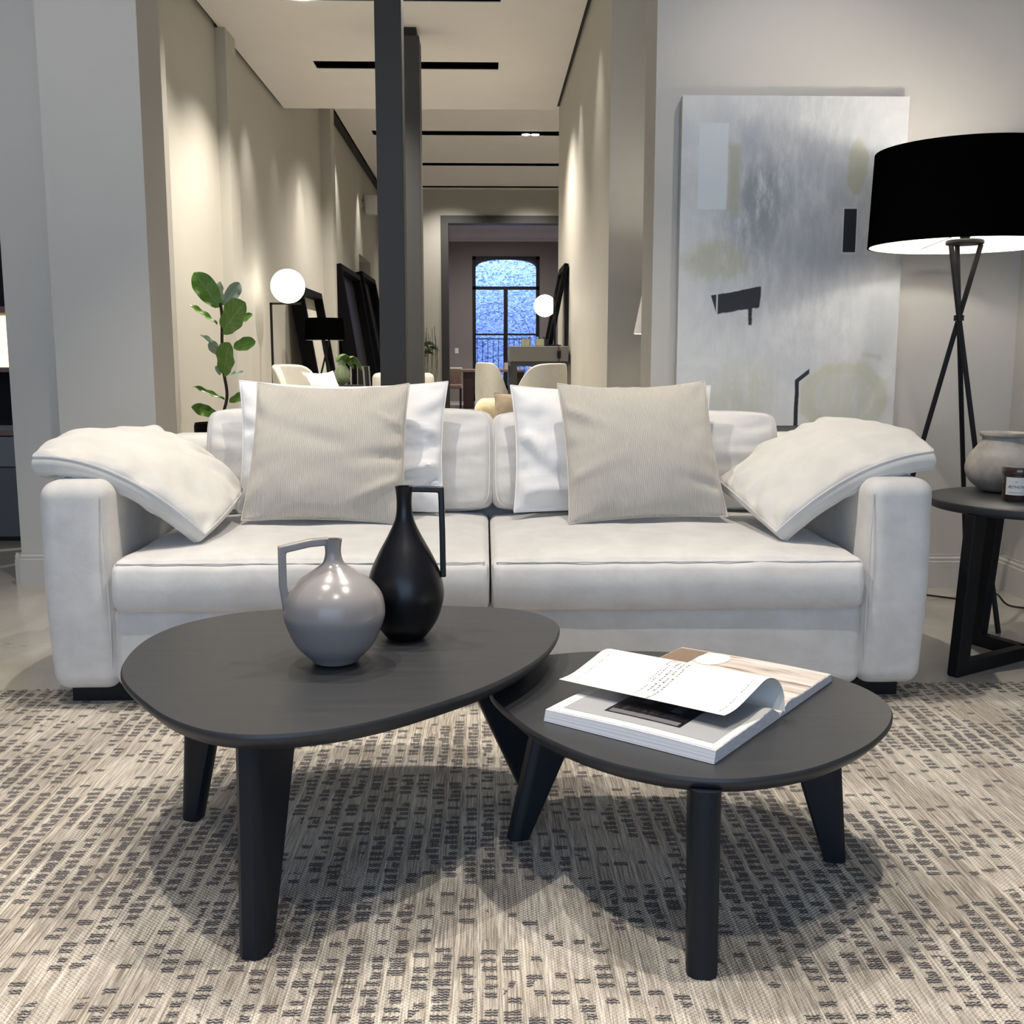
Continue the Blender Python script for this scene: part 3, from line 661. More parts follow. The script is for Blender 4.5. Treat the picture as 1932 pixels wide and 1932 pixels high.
for (x0, x1, sd) in ((-1.045, .010, 6), (.016, 1.075, 9)):
    w_ = x1-x0; c = obj('seat_cushion', soft_box(w_, .93, .15, .026, 40, seatfn(sd)), 'sofa', sf, local=T(((x0+x1)/2, SF-.015+.465, .358)), sharp=180)
    yy = SF-.015
    ln = [(x0+.016+(w_-.032)*k/40, yy-.001, .4265+.0008*math.sin(k*2.1)) for k in range(41)]
    ln = [(x0+.012, yy+.12, .424), (x0+.012, yy+.05, .424)]+ln+[(x1-.012, yy+.05, .424), (x1-.012, yy+.12, .424)]
    obj('piping', tube(ln, .0024, 6), 'seam', c)
# box stitching on the arm fronts
for (sx, sg) in ((SX0, 1), (SX1, -1)):
    x0, x1 = sx+sg*.02, sx+sg*(aw-.012)
    ln = smooth_path([(x1, SF+.014, .08), (x1+sg*.008, SF-.002, .25), (x1+sg*.006, SF-.004, .45), (x1-sg*.002, SF+.008, .615)], 8)
    obj('seam', tube(ln, .0022, 6), 'seam', sf)
# back cushions of the sofa itself
def backc(u0, u1, v0, seed, tl=0):
    bl, br = PY(u0, 950, 3.78), PY(u1, 950, 3.78); bl.z = br.z = .455; tl_, tr_ = PY(u0, v0, 3.86), PY(u1, v0+1, 3.86)
    geo, seams = cushion(grid3(bl, br, tl_, tr_), .11, 40, edge=.045, pinch=-.006, wr=.009, seed=seed, k=.4, crn=.05)
    c = obj('back_cushion', geo, 'sofa', sf, sharp=80)
    for s in seams[:2]: obj('piping', tube(s, .0032, 6, True), 'seam', c)
backc(402, 922, 775, 11); backc(936, 1455, 780, 14)

# ------------------------------------------------------------------ loose cushions
def cps_px(bl, br, tl, tr, yb, yt, zb=None, bulge_=(0, -.02, 0), sag=.012):
    P = [PY(*bl, yb), PY(*br, yb), PY(*tl, yt), PY(*tr, yt)]
    if zb: P[0].z, P[1].z = zb, zb
    return grid3(*P, bulge=bulge_, sag=sag)
make_cushion('throw_pillow', cps_px((448, 968), (838, 966), (452, 718), (845, 720), 3.60, 3.72, bulge_=(0, -.01, 0)), .13, 'white_cotton',
             'large white cotton pillow at the left seat, behind the ribbed beige pillow', group=None, seam_mat='white_cotton', seed=21, wr=.017,
             fold=((.78, -.35, 1, .25, .026, .07), (.85, -.6, 1, .5, -.024, .07), (.8, .25, 1, -.5, .018, .07), (.85, -.05, 1, .2, -.016, .05)))
make_cushion('throw_pillow', cps_px((970, 966), (1345, 966), (963, 727), (1340, 728), 3.60, 3.72, bulge_=(0, -.01, 0)), .13, 'white_cotton',
             'large creased white cotton pillow behind the taupe ribbed pillow on the right seat', seam_mat='white_cotton', seed=25, wr=.020,
             fold=((-.72, -.1, .5, -1, .030, .08), (-.55, -.4, .4, -1, -.03, .08), (-.85, -.7, 1, .1, .015, .1)))
make_cushion('throw_pillow', cps_px((455, 982), (765, 990), (486, 722), (772, 724), 3.37, 3.58, bulge_=(0, -.02, 0)), .15, 'ribbed',
             'light beige ribbed square pillow leaning on the left seat', seam_mat='ribbed', seed=31, wr=.014, pinch=.05,
             fold=((.85, -.1, 1, .15, -.020, .06), (.8, -.5, 1, .5, .022, .06), (.9, .35, 1, -.4, .016, .05), (-.1, .1, 1, -.35, -.012, .1)))
make_cushion('throw_pillow', cps_px((1074, 988), (1373, 974), (1052, 724), (1330, 719), 3.37, 3.58, bulge_=(0, -.02, 0)), .15, 'ribbed',
             'taupe ribbed square pillow leaning on the right seat', seam_mat='ribbed', seed=37, wr=.012, pinch=.045,
             fold=((-.8, .5, 1, -.6, .016, .07), (-.85, -.4, 1, .4, .012, .06), (.85, -.6, 1, -.3, -.012, .06)))
make_cushion('arm_cushion', [[(-1.275, 3.02, .695), (-1.06, 3.03, .642), (-.842, 3.10, .470)],
                             [(-1.315, 3.30, .700), (-1.07, 3.32, .700), (-.80, 3.32, .515)],
                             [(-1.225, 3.60, .685), (-1.03, 3.60, .685), (-.835, 3.56, .545)]], .075, 'cush',
             'floppy cream velvet cushion draped over the left armrest', seed=41, edge=.024, wr=.022, pinch=.03, k=.45, seam_r=.0035,
             fold=((.7, .5, 1, .8, .02, .12), (.55, .8, .3, 1, -.025, .1)))
make_cushion('arm_cushion', [[(.880, 3.09, .470), (1.08, 3.03, .634), (1.285, 3.00, .705)],
                             [(.820, 3.32, .525), (1.085, 3.33, .700), (1.335, 3.32, .720)],
                             [(.800, 3.55, .565), (1.035, 3.64, .695), (1.215, 3.68, .760)]], .085, 'cush',
             'floppy cream velvet cushion draped over the right armrest', seed=47, edge=.024, wr=.022, pinch=.03, k=.45, seam_r=.0035,
             fold=((-.8, .3, 1, -.2, .018, .09), (-.75, .7, 1, -.5, -.02, .1)))

# ------------------------------------------------------------------ coffee tables
def coffee_table(rim_px, z, th, legs, label, bc):
    pts = [PZ(u, v, z) for u, v in rim_px]; pts = smooth_path(pts, 8, True); c = sum(pts, Vector())/len(pts)
    t = thing('coffee_table', (bc[0], bc[1], .009), label, 'coffee table', 'pebble shaped coffee tables')
    rings = []
    for (s, dz) in ((-.016, -th), (-.004, -th*.55), (0, -th*.35), (0, -.004), (-.003, 0)):
        rings.append([Vector((p.x, p.y, z+dz))+(Vector((p.x-c.x, p.y-c.y, 0)).normalized()*s) for p in pts])
    vs = [p for r in rings for p in r]; n = len(pts); fs = []
    for i in range(4):
        for k in range(n): fs.append((i*n+k, i*n+(k+1) % n, (i+1)*n+(k+1) % n, (i+1)*n+k))
    fs += [tuple(range(n))[::-1], tuple(range(4*n, 5*n))]
    obj('tabletop', (vs, fs), 'tabletop', t, sharp=50)
    for (foot, wt, wb, ang, thk) in legs:                   # tapering board legs, their outer edge rounded
        f = Vector((foot[0], foot[1], .009)); d = Vector((math.cos(ang), math.sin(ang), 0)); s = Vector((-d.y, d.x, 0))
        def sec(zz, out, wid):
            hw = thk/2; q = [Vector((f.x, f.y, zz))+d*x+s*y for x, y in
                ((out, -hw*.5), (out, hw*.5), (out-.008, hw*.9), (out-.02, hw), (out-wid+.006, hw), (out-wid, hw*.6), (out-wid, -hw*.6), (out-wid+.006, -hw), (out-.02, -hw), (out-.008, -hw*.9))]
            return q
        zt = z-th+.010
        l = hexa(sec(.010, .0, wb), sec(zt, foot[2]-.026, wt))
        obj('leg', l, 'leg', t, sharp=40)
rim1 = [(227, 1272), (262, 1215), (340, 1178), (450, 1156), (580, 1146), (720, 1142), (860, 1143), (980, 1150), (1045, 1170), (1054, 1195), (1020, 1240), (930, 1290), (800, 1335), (680, 1366), (560, 1383), (450, 1386), (360, 1371), (285, 1335)]
rim2 = [(924, 1306), (938, 1262), (1000, 1240), (1110, 1229), (1250, 1229), (1390, 1240), (1520, 1262), (1620, 1292), (1675, 1326), (1682, 1362), (1640, 1405), (1550, 1445), (1450, 1465), (1350, 1470), (1230, 1457), (1110, 1426), (1010, 1382), (955, 1340)]
A = math.radians
coffee_table(rim1, .40, .030, [((-.395, 1.640, .012), .16, .052, A(255), .045), ((-.655, 2.20, .0), .10, .040, A(165), .040), ((.125, 2.32, -.02), .17, .045, A(20), .042)],
             'larger and taller charcoal coffee table holding the two jugs', (-.25, 2.05))
coffee_table(rim2, .335, .028, [((.345, 1.565, .006), .13, .050, A(262), .050), ((.045, 2.075, -.045), .12, .042, A(200), .04), ((.712, 1.965, .0), .115, .042, A(-15), .040)],
             'smaller and lower charcoal coffee table holding the open magazine', (.4, 1.95))

# jugs
def jug(c, prof, mat, hpts, hw, hd, label, ang):
    t = thing('jug', c, label, 'jug')
    pr = smooth_path([(r, 0, z) for r, z in prof], 6); outer = [(max(p.x, .0005), p.z) for p in pr]
    rt, zt = outer[-1]; inner = [(rt-.004, zt-.001), (rt-.005, zt-.03), (rt-.006, zt-.07)]
    obj('body', lathe(outer+inner, c, 64), mat, t, sharp=60)
    d = Vector((math.cos(ang), math.sin(ang), 0)); s = Vector((-d.y, d.x, 0)); C0 = Vector(c)
    P = [C0+d*x+Vector((0, 0, z)) for x, z in hpts]
    obj('handle', tube(P, hd, 12, up=(0, 0, 1) if False else None, ry=None) if False else handle(P, s, hw, hd), mat, t, bevel=.003, sharp=40)
def handle(P, s, hw, hd):
    """mitred strap: P centre line in a plane with normal s"""
    n = len(P); rings = []
    for i in range(n):
        a = (P[i]-P[i-1]).normalized() if i else (P[1]-P[0]).normalized(); b_ = (P[i+1]-P[i]).normalized() if i < n-1 else a
        t = (a+b_).normalized(); nn = t.cross(s).normalized(); k = 1/max(.5, t.dot(a))
        rings.append([P[i]+nn*(hd*k)+s*hw, P[i]+nn*(hd*k)-s*hw, P[i]-nn*(hd*k)-s*hw, P[i]-nn*(hd*k)+s*hw])
    vs = [p for r in rings for p in r]; fs = [(0, 1, 2, 3), tuple((n-1)*4+i for i in (3, 2, 1, 0))]
    for i in range(n-1):
        for k in range(4): fs.append((i*4+k, i*4+(k+1) % 4, (i+1)*4+(k+1) % 4, (i+1)*4+k))
    return vs, fs
jug((-.298, 2.045, .401), [(.012, 0), (.040, .001), (.052, .012), (.078, .040), (.096, .082), (.099, .108), (.092, .138), (.070, .165), (.042, .184), (.022, .199), (.016, .215), (.016, .232), (.0185, .247)],
    'jug_grey', [(.008, .243), (.045, .241), (.098, .231), (.098, .16), (.091, .108)], .010, .0075, 'squat round grey glazed jug with an angular handle on its left', A(195))
jug((-.172, 2.225, .401), [(.012, 0), (.036, .001), (.046, .008), (.068, .040), (.080, .078), (.082, .108), (.074, .145), (.056, .185), (.036, .222), (.021, .255), (.0165, .28), (.0165, .305), (.019, .328)],
    'jug_black', [(.010, .322), (.05, .321), (.078, .320), (.080, .23), (.081, .132)], .008, .0062, 'tall black teardrop jug with a long angular handle on its right', A(2))

# open magazine
mz = .336
ORG = Vector((.545, 1.878, mz)); wv = Vector((math.cos(A(52.5)), math.sin(A(52.5)), 0)); ev = Vector((math.cos(A(141)), math.sin(A(141)), 0)); HM = .345
def MP(s, e, z): return ORG+wv*s+ev*e+Vector((0, 0, z))      # s: across (left page negative), e: up along spine
mag = thing('magazine', tuple(ORG+ev*HM/2), 'open glossy magazine with one page curling up, on the lower coffee table', 'magazine')
def ztop(s, hmax=.020):
    a = abs(s)
    lead = hmax*min(1, (a/.035))**.6
    return .001+lead+(.004*math.exp(-((a-.05)/.03)**2))-max(0, a-.2)*.02
def leftf(s, e): return MP(s, e*HM, ztop(s, .022 if s < 0 else .016)+.002*math.sin(e*PI*1.2))
def block(side, Wd):
    n = 22; ss = [side*Wd*(k/n)**1.5 for k in range(n+1)]; vs, fs, uv = [], [], []
    ne = 6
    for e in range(ne+1):
        ee = e/ne
        for s in ss:
            p = leftf(s, ee); vs.append(p); uv.append((s*10, 1.0))
        for s in ss: vs.append(MP(s+side*.006*(1 if abs(s) > .2 else 0), ee*HM, 0)); uv.append((s*10, 0))
    m = 2*(n+1)
    for e in range(ne):
        for k in range(n):
            a = e*m+k; fs.append((a, a+1, a+m+1, a+m)); b_ = a+n+1; fs.append((b_, b_+m, b_+m+1, b_+1))
        a, b_ = e*m+n, e*m+2*n+1; fs.append((a, b_, b_+m, a+m)); a, b_ = e*m, e*m+n+1; fs.append((a, a+m, b_+m, b_))
    for e in (0, ne):
        for k in range(n): a = e*m+k; fs.append((a, a+n+1, a+n+2, a+1) if e == 0 else (a, a+1, a+n+2, a+n+1))
    return vs, fs, uv
obj('page_block', block(-1, .275), 'page_edge', mag, sharp=50); obj('page_block', block(1, .272), 'page_edge', mag, sharp=50)
obj('page', strip(leftf, -.272, -.004, .004, .996, 30, 8, .0008), 'paper', mag)
obj('grey_print', strip(leftf, -.252, -.006, .045, .93, 30, 8, .0013), 'grey_print', mag)
obj('dark_photo', strip(leftf, -.225, -.085, .27, .72, 20, 8, .0018), 'photo_dark', mag)
for (a0, a1, b0, b1, mt) in ((-.222, -.205, .29, .70, 'ink_grey'), (-.165, -.125, .36, .42, 'ink_grey'), (-.150, -.120, .56, .62, 'ink_grey'), (-.198, -.194, .28, .6, 'ink')):
    obj('print_detail', strip(leftf, a0, a1, b0, b1, 6, 4, .0023), mt, mag)
obj('photo_page', strip(leftf, .006, .270, .004, .996, 30, 8, .0008), 'photo_stage', mag)
def ellp(c0, c1, r0, r1): return lambda u, v: leftf(c0+r0*u*math.cos(v), c1+r1*u*math.sin(v))
obj('white_dish_print', strip(ellp(.215, .70, .050, .10), 0.02, 1, 0, 2*PI, 6, 28, .0016), 'paper', mag)
obj('brown_print', strip(leftf, .10, .262, .80, .99, 10, 4, .0014), plain('brown_print_ink', (.20, .135, .09), .35), mag)
obj('white_band_print', strip(leftf, .012, .045, .02, .8, 6, 10, .0014), 'paper', mag)
# the lifted page
cur = smooth_path([(0, 0, .014), (.006, 0, .045), (-.008, 0, .072), (-.044, 0, .084), (-.092, 0, .070), (-.145, 0, .054), (-.185, 0, .050)], 7)
def lift(u, e):
    i = min(int(u*(len(cur)-1)), len(cur)-2); t = u*(len(cur)-1)-i; p = cur[i].lerp(cur[i+1], t)
    k = 1-.10*e
    return MP(p.x+.01*e, (.03+.97*e)*HM-.02+.02*e+.038*u, p.z*k)
obj('lifted_page', shell(lift, .0005, 0, 1, 0, 1, 36, 10), 'paper', mag, sharp=80)
def liftn(u, e):
    d = .004; return (lift(min(u+d, 1), e)-lift(max(u-d, 0), e)).cross(lift(u, min(e+d, 1))-lift(u, max(e-d, 0))).normalized()
def txt(rows, e0, de, u0, u1, hgt, mt, name):
    """lines of print running across the lifted page"""
    vs, fs = [], []
    for r in range(rows):
        e = e0+de*r; u = u0
        while u < u1-.05*r:
            wl_ = random.choice((.05, .08, .12, .15)); q = u
            while q < u+wl_:
                lw = random.choice((.014, .020, .024)); h_ = hgt*random.choice((.65, .65, 1)); n_ = liftn(q, e)
                s_ = -1 if n_.z < 0 else 1; k = len(vs)
                for (a_, b__) in ((q, e), (q+lw*.6, e), (q+lw*.6, e+h_), (q, e+h_)): vs.append(lift(min(a_, 1), b__)+n_*(s_*.0007))
                fs.append((k, k+1, k+2, k+3)); q += lw
            u += wl_+.03
    return obj(name, (vs, fs), mt, mag, smooth=False)
txt(3, .44, .030, .50, .92, .013, 'ink_grey', 'printed_text'); txt(2, .54, .020, .45, .80, .008, 'ink_grey', 'printed_text')
txt(1, .05, .05, .55, .85, .006, 'ink_grey', 'printed_text'); txt(1, .93, .05, .55, .9, .006, 'ink_grey', 'printed_text')

# ------------------------------------------------------------------ painting
pt = thing('painting', (1.262, 4.47, .71), 'large pale abstract canvas with black and olive patches on the wall', 'painting')
obj('canvas', box(.80, 1.724, 4.448, 4.452, .71, 2.04), 'canvas', pt, smooth=False)
obj('stretcher', box(.80, 1.724, 4.452, 4.49, .711, 2.039), 'canvas_edge_and_reflection', pt, smooth=False)

# ------------------------------------------------------------------ tripod lamp
def shade(c, rt, rb, h, parent, t=.004):
    sh = lathe([(rb, 0), (rt, h), (rt-t, h), (rb-t, 0), (rb, 0)], c, 72, False); obj('lamp_shade', sh, 'shade_black', parent)
    obj('shade_lining', lathe([(rb-t-.001, .001), (rt-t-.001, h-.001), (rt-t-.003, h-.001), (rb-t-.003, .001), (rb-t-.001, .001)], c, 72, False), 'shade_white', parent)
L0 = Vector((1.76, 3.95, 0))
lp = thing('floor_lamp', tuple(L0), 'tall black tripod floor lamp with a wide black drum shade, at the right edge', 'lamp')
shade((1.76, 3.95, 1.40), .327, .338, .335, lp)
obj('top_disc', lathe([(.064, 0), (.067, .004), (.067, .012), (.064, .016), (.0005, .016)], (1.762, 3.95, 1.405), 40), 'black_metal', lp)
obj('socket', lathe([(.014, 0), (.022, .02), (.024, .05), (.0005, .052)], (1.762, 3.95, 1.421), 24), 'black_metal', lp)
obj('bulb', sphere((1.762, 3.95, 1.515), .042, 24, 12), emis('lit_bulb', (1, .9, .75), 14), lp)
obj('clamp_ring', lathe([(.018, 0), (.018, .02), (.0005, .02)], (1.757, 3.95, 1.13), 20), 'black_metal', lp)
for (a, f) in (((1.707, 3.94, 1.405), (1.868, 3.715, 0)), ((1.752, 3.99, 1.405), tuple(PZ(1824, 1128, 0))), ((1.818, 3.94, 1.405), tuple(PZ(1648, 1150, 0)))):
    a, f = Vector(a), Vector(f); k = 1-1.14/1.405; m_ = Vector((1.757, 3.95, 1.14)); off = (a.lerp(f, .19)-m_)*.18
    obj('leg', tube([a, m_+off, f+Vector((0, 0, .001))], .0095, 10), 'black_metal', lp)
obj('shade_spoke', join(*[rod((1.762+.02*math.cos(q), 3.95+.02*math.sin(q), 1.45), (1.762+.332*math.cos(q), 3.95+.332*math.sin(q), 1.42), .0015, 6) for q in (A(215), A(335), A(95))]), 'black_metal', lp)
l = bpy.data.lights.new('bulb_light', 'POINT'); l.energy = 7.5; l.color = WARM; l.shadow_soft_size = .045
o = bpy.data.objects.new('bulb_light', l); o.location = (1.762, 3.95, 1.58); C.objects.link(o)
cd = thing('power_cord', (1.95, 4.1, 0), 'black power cord coiled on the floor behind the side table', 'cord')
pts = smooth_path([(1.80, 4.28, .006), (1.72, 4.25, .006), (1.82, 4.33, .006), (1.98, 4.2, .01), (2.03, 4.14, .03), (1.98, 4.10, .05), (1.94, 4.15, .02), (2.02, 4.2, .02), (2.06, 4.14, .05), (2.1, 4.1, .01), (2.22, 4.05, .006)], 8)
obj('cable', tube(pts, .004, 8), 'black_metal', cd)
obj('foot_switch', soft_box(.06, .05, .05, .02, 8), 'black_metal', cd, local=T((1.995, 4.14, .027)))

# ------------------------------------------------------------------ side table and what stands on it
TX, TY = 1.785, 3.375
stb = thing('side_table', (TX, TY, 0), 'round black side table with three board legs beside the sofa', 'side table')
obj('tabletop', lathe([(.0005, 0), (.317, 0), (.323, .004), (.325, .012), (.325, .026), (.322, .030), (.0005, .030)], (TX, TY, .512), 96), 'tabletop', stb, sharp=60)
JT = Vector((1.80, 3.395, 0))
for (fx, fy) in ((1.466, 3.193), (1.705, 3.60), (2.08, 3.30)):
    d = Vector((fx-JT.x, fy-JT.y, 0)); Lg = d.length; d.normalize(); s = Vector((-d.y, d.x, 0)); hw = .018
    def P(x, y, z): return JT+d*x+s*y+Vector((0, 0, z))
    prf = [(-.01, 0), (Lg-.004, 0), (Lg, .006), (Lg-.043, .512), (Lg-.106, .512), (Lg-.064, .045), (-.01, .045)]
    obj('leg', hexa([P(x, -hw, z) for x, z in prf], [P(x, hw, z) for x, z in prf]), 'black_wood', stb, smooth=False, bevel=.003)
pr = smooth_path([(.02, 0, .001), (.050, 0, .001), (.074, 0, .012), (.104, 0, .040), (.117, 0, .078), (.108, 0, .118), (.086, 0, .150), (.070, 0, .172), (.066, 0, .183), (.076, 0, .192), (.076, 0, .202)], 5)
pc = (1.762, 3.56, .542)
pot = thing('stoneware_pot', pc, 'rounded matt stoneware pot with a flared rim on the side table', 'pot')
obj('body', lathe([(p.x, p.z) for p in pr]+[(.070, .200), (.062, .188), (.07, .15), (.09, .10), (.001, .02)], pc, 64), 'stone', pot, sharp=70)
jc = (1.700, 3.325, .542)
jar = thing('scented_candle', jc, 'dark glass scented candle with a white label, in front of the stoneware pot', 'candle')
obj('glass', lathe([(.001, 0), (.040, 0), (.044, .005), (.044, .085), (.001, .085)], jc, 48), 'amber', jar, sharp=50)
obj('lid', lathe([(.0465, 0), (.0475, .003), (.0475, .020), (.045, .024), (.001, .0245)], (jc[0], jc[1], jc[2]+.0855), 48), 'amber', jar, sharp=50)
an0 = math.atan2(-jc[1], -jc[0])
def lab(a, z, r=.0447): return Vector((jc[0]+r*math.cos(a), jc[1]+r*math.sin(a), jc[2]+z))
lbo = obj('label', strip(lambda a, z: lab(a, z), an0-.80, an0+.80, .022, .078, 24, 2), 'paper', jar)
cu = bpy.data.curves.new('t', 'FONT'); cu.body = 'ÆSTHETIC'; cu.size = .0115; cu.align_x = 'CENTER'; cu.extrude = 0
to = bpy.data.objects.new('t', cu); C.objects.link(to); bpy.context.view_layer.update()
me = bpy.data.meshes.new_from_object(to.evaluated_get(bpy.context.evaluated_depsgraph_get()))
tv = [lab(an0+v.co.x/.0447, .044+v.co.y, .0451) for v in me.vertices]; tf = [tuple(p.vertices) for p in me.polygons]
bpy.data.objects.remove(to); bpy.data.curves.remove(cu)
obj('lettering', (tv, tf), 'ink', lbo, smooth=False)
obj('small_print', strip(lambda a, z: lab(a, z, .0451), an0-.55, an0+.55, .0295, .0305, 16, 1), 'ink_grey', lbo, smooth=False)
obj('small_print', strip(lambda a, z: lab(a, z, .0451), an0-.10, an0+.06, .0635, .0650, 4, 1), 'ink_grey', lbo, smooth=False)

# ------------------------------------------------------------------ fiddle leaf fig behind the sofa
FY = 6.2
fg = thing('fiddle_leaf_fig', tuple(Vector((PY(408, 800, FY).x, FY, 0))), 'tall fiddle leaf fig in a black pot behind the left end of the sofa', 'plant')
px0 = PY(408, 800, FY).x
obj('pot', lathe([(.001, 0), (.11, 0), (.12, .02), (.125, .60), (.12, .62), (.11, .60), (.11, .57), (.001, .57)], (px0, FY, 0), 40), 'black_gloss', fg, sharp=50)
st = smooth_path([PY(410, 810, FY), PY(428, 752, FY), PY(422, 700, FY), PY(419, 650, FY), PY(419, 600, FY), PY(416, 572, FY)], 6)
obj('stem', tube([st[0]-Vector((0, 0, .05))]+st, .009, 8), 'bark', fg)
def fig_leaf(b_, t_, wpx, facing, mat, cup=.12, bend=.0, notch=0):
    b_, t_ = Vector(b_), Vector(t_); ax = t_-b_; L = ax.length; n_ = Vector(facing); n_ = (n_-ax*(n_.dot(ax)/L/L)).normalized(); s = ax.cross(n_).normalized()
    Wd = wpx/FPX*FY/2*1.4
    def f(u, v):
        k = math.sin(PI*min(1, v**.72))**.62*(.55+.75*v**1.5)/1.12 if 0 < v < 1 else 0
        if v > .92: k *= .95
        k = max(k, .02)
        wv_ = .05*math.sin(v*17+u)*abs(u)
        return b_+ax*(v-.05*notch*(1-abs(u))*(v**6))+s*(Wd*k*u)+n_*(L*(bend*v*v+cup*abs(u)**1.5*k*.5+wv_*.5))
    return obj('leaf', strip(f, -1, 1, 0, 1, 12, 22), mat, fg, sharp=180)
def q(u, v, dy=0): return PY(u, v, FY+dy)
for (b0, t0, wpx, fc, mt, cup, bend) in (
    (q(414, 580), q(366, 514, -.05), 42, (.3, -1, .2), 'leaf', .15, 0), (q(422, 576), q(452, 533, .05), 26, (.5, -1, 0), 'leaf_under', .2, 0),
    (q(421, 576), q(414, 531, .08), 22, (-.6, -1, 0), 'leaf_under', .2, 0), (q(410, 612), q(354, 577, -.04), 18, (.1, -.5, 1), 'leaf', .2, .04),
    (q(419, 626), q(462, 570, -.14), 54, (-.2, -1, .25), 'leaf', .12, 0), (q(440, 612, .03), q(476, 592, .05), 16, (0, -1, .5), 'leaf', .1, 0),
    (q(417, 664), q(378, 632, .05), 12, (.5, -.4, 1), 'leaf_under', .3, 0), (q(412, 668), q(396, 644, .02), 20, (0, -1, 0), 'leaf_under', .1, 0),
    (q(440, 655, -.02), q(482, 644, -.05), 26, (0, -1, .3), 'leaf', .1, 0), (q(421, 708), q(432, 646, -.14), 42, (-.15, -1, .3), 'leaf', .12, 0),
    (q(424, 710), q(461, 702, .02), 14, (0, -.5, 1), 'leaf_under', .15, 0), (q(416, 708), q(407, 690), 8, (0, -1, 0), 'leaf_under', .1, 0),
    (q(424, 754), q(361, 731, -.02), 13, (0, -.6, 1), 'leaf', .15, .05), (q(432, 758), q(470, 742, -.02), 18, (0, -1, .4), 'leaf', .15, 0),
    (q(410, 782, .06), q(361, 768, -.03), 24, (0, -1, .4), 'leaf', .15, 0)):
    fig_leaf(b0, t0, wpx, fc, mt, cup, bend)

# ------------------------------------------------------------------ globe floor lamp
GY = 9.0; gc = PY(543, 540, GY)
gl = thing('globe_lamp', (gc.x-.1, GY, 0), 'tall thin black floor lamp with a glowing white globe by the left wall', 'lamp')
obj('globe', sphere(gc, .140, 40, 22), 'globe', gl)
bz = PY(543, 571, GY).z
obj('cup', lathe([(.02, 0), (.045, .006), (.075, .02), (.072, .022), (.001, .012)], (gc.x, GY, bz+.002), 32), 'black_metal', gl)
px_ = PY(511, 572, GY).x; ax_ = PY(568, 572, GY).x
obj('pole', box(px_-.009, px_+.009, GY-.009, GY+.009, .012, bz), 'black_metal', gl, smooth=False)
obj('arm', box(px_-.009, ax_, GY-.009, GY+.009, bz-.016, bz), 'black_metal', gl, smooth=False)
obj('base', lathe([(.14, 0), (.14, .01), (.13, .012), (.001, .012)], (gc.x, GY, 0), 40), 'black_metal', gl, sharp=50)

# ------------------------------------------------------------------ leaning frames and mirror along the left wall
def leaning(y0, y1, z1, lean, dep, label, pane, name, wf=.05, x_top=XL+.01, z0=0.0):
    """rectangular frame leaning on the left wall, facing +x; y0..y1 wide"""
    t = thing(name, (x_top+lean, (y0+y1)/2, z0), label, 'mirror' if name == 'leaning_mirror' else 'frame')
    L = math.hypot(lean, z1-z0); dz = Vector((-lean, 0, z1-z0)).normalized(); nx = Vector((dz.z, 0, -dz.x)); base = Vector((x_top+lean, 0, z0))
    def Q(y, s, d): return base+dz*s+nx*(d)+Vector((0, y, 0))
    def bar(a0, a1, s0, s1, d0=0, d1=dep):
        return hexa([Q(a0, s0, d0), Q(a1, s0, d0), Q(a1, s1, d0), Q(a0, s1, d0)], [Q(a0, s0, d1), Q(a1, s0, d1), Q(a1, s1, d1), Q(a0, s1, d1)])
    obj('frame', join(bar(y0, y0+wf, 0, L), bar(y1-wf, y1, 0, L), bar(y0+wf, y1-wf, 0, wf), bar(y0+wf, y1-wf, L-wf, L)), 'black_gloss', t, smooth=False)
    obj('pane' if pane == 'mirror' else 'panel_or_painted_reflection', bar(y0+wf, y1-wf, wf, L-wf, dep*.25, dep*.35), pane, t, smooth=False)
leaning(10.35, 11.6, 1.64, .26, .13, 'black framed mirror, its reflection painted as a pale panel, leaning on the left wall behind the globe lamp', 'canvas_edge_and_reflection', 'framed_panel_or_mirror', .06)  # flat pale pane stands in for what the mirror reflects
leaning(12.95, 14.9, 2.07, .33, .16, 'wide black deep frame leaning on the left wall, nearer one of the two', 'black_wood', 'framed_panel_or_mirror', .07)
leaning(15.2, 17.0, 2.15, .40, .16, 'black deep frame leaning on the left wall, farther one of the two', 'black_wood', 'framed_panel_or_mirror', .07)

# ------------------------------------------------------------------ small tripod lamp, armchair, vase in the corridor lounge
SY = 9.9; s0 = PY(613, 642, SY)
sl = thing('tripod_lamp', (s0.x, SY, 0), 'smaller tripod lamp with a straight black shade, in front of the leaning mirror', 'lamp')
shade((s0.x, SY, s0.z), .170, .183, .20, sl)
cr_ = Vector((s0.x+.005, SY, PY(613, 668, SY).z))
for (a, k) in ((A(200), 1), (A(330), 1), (A(80), 1)):
    d = Vector((math.cos(a), math.sin(a), 0)); obj('leg', tube([cr_+Vector((0, 0, .14))-d*.035, cr_, Vector((cr_.x, cr_.y, 0))+d*.27], .009, 8), 'black_metal', sl)
obj('top_disc', lathe([(.04, 0), (.04, .01), (.001, .01)], (s0.x, SY, cr_.z+.135), 20), 'black_metal', sl)
obj('socket', lathe([(.012, 0), (.015, .05), (.001, .055)], (s0.x, SY, cr_.z+.14), 16), 'black_metal', sl)

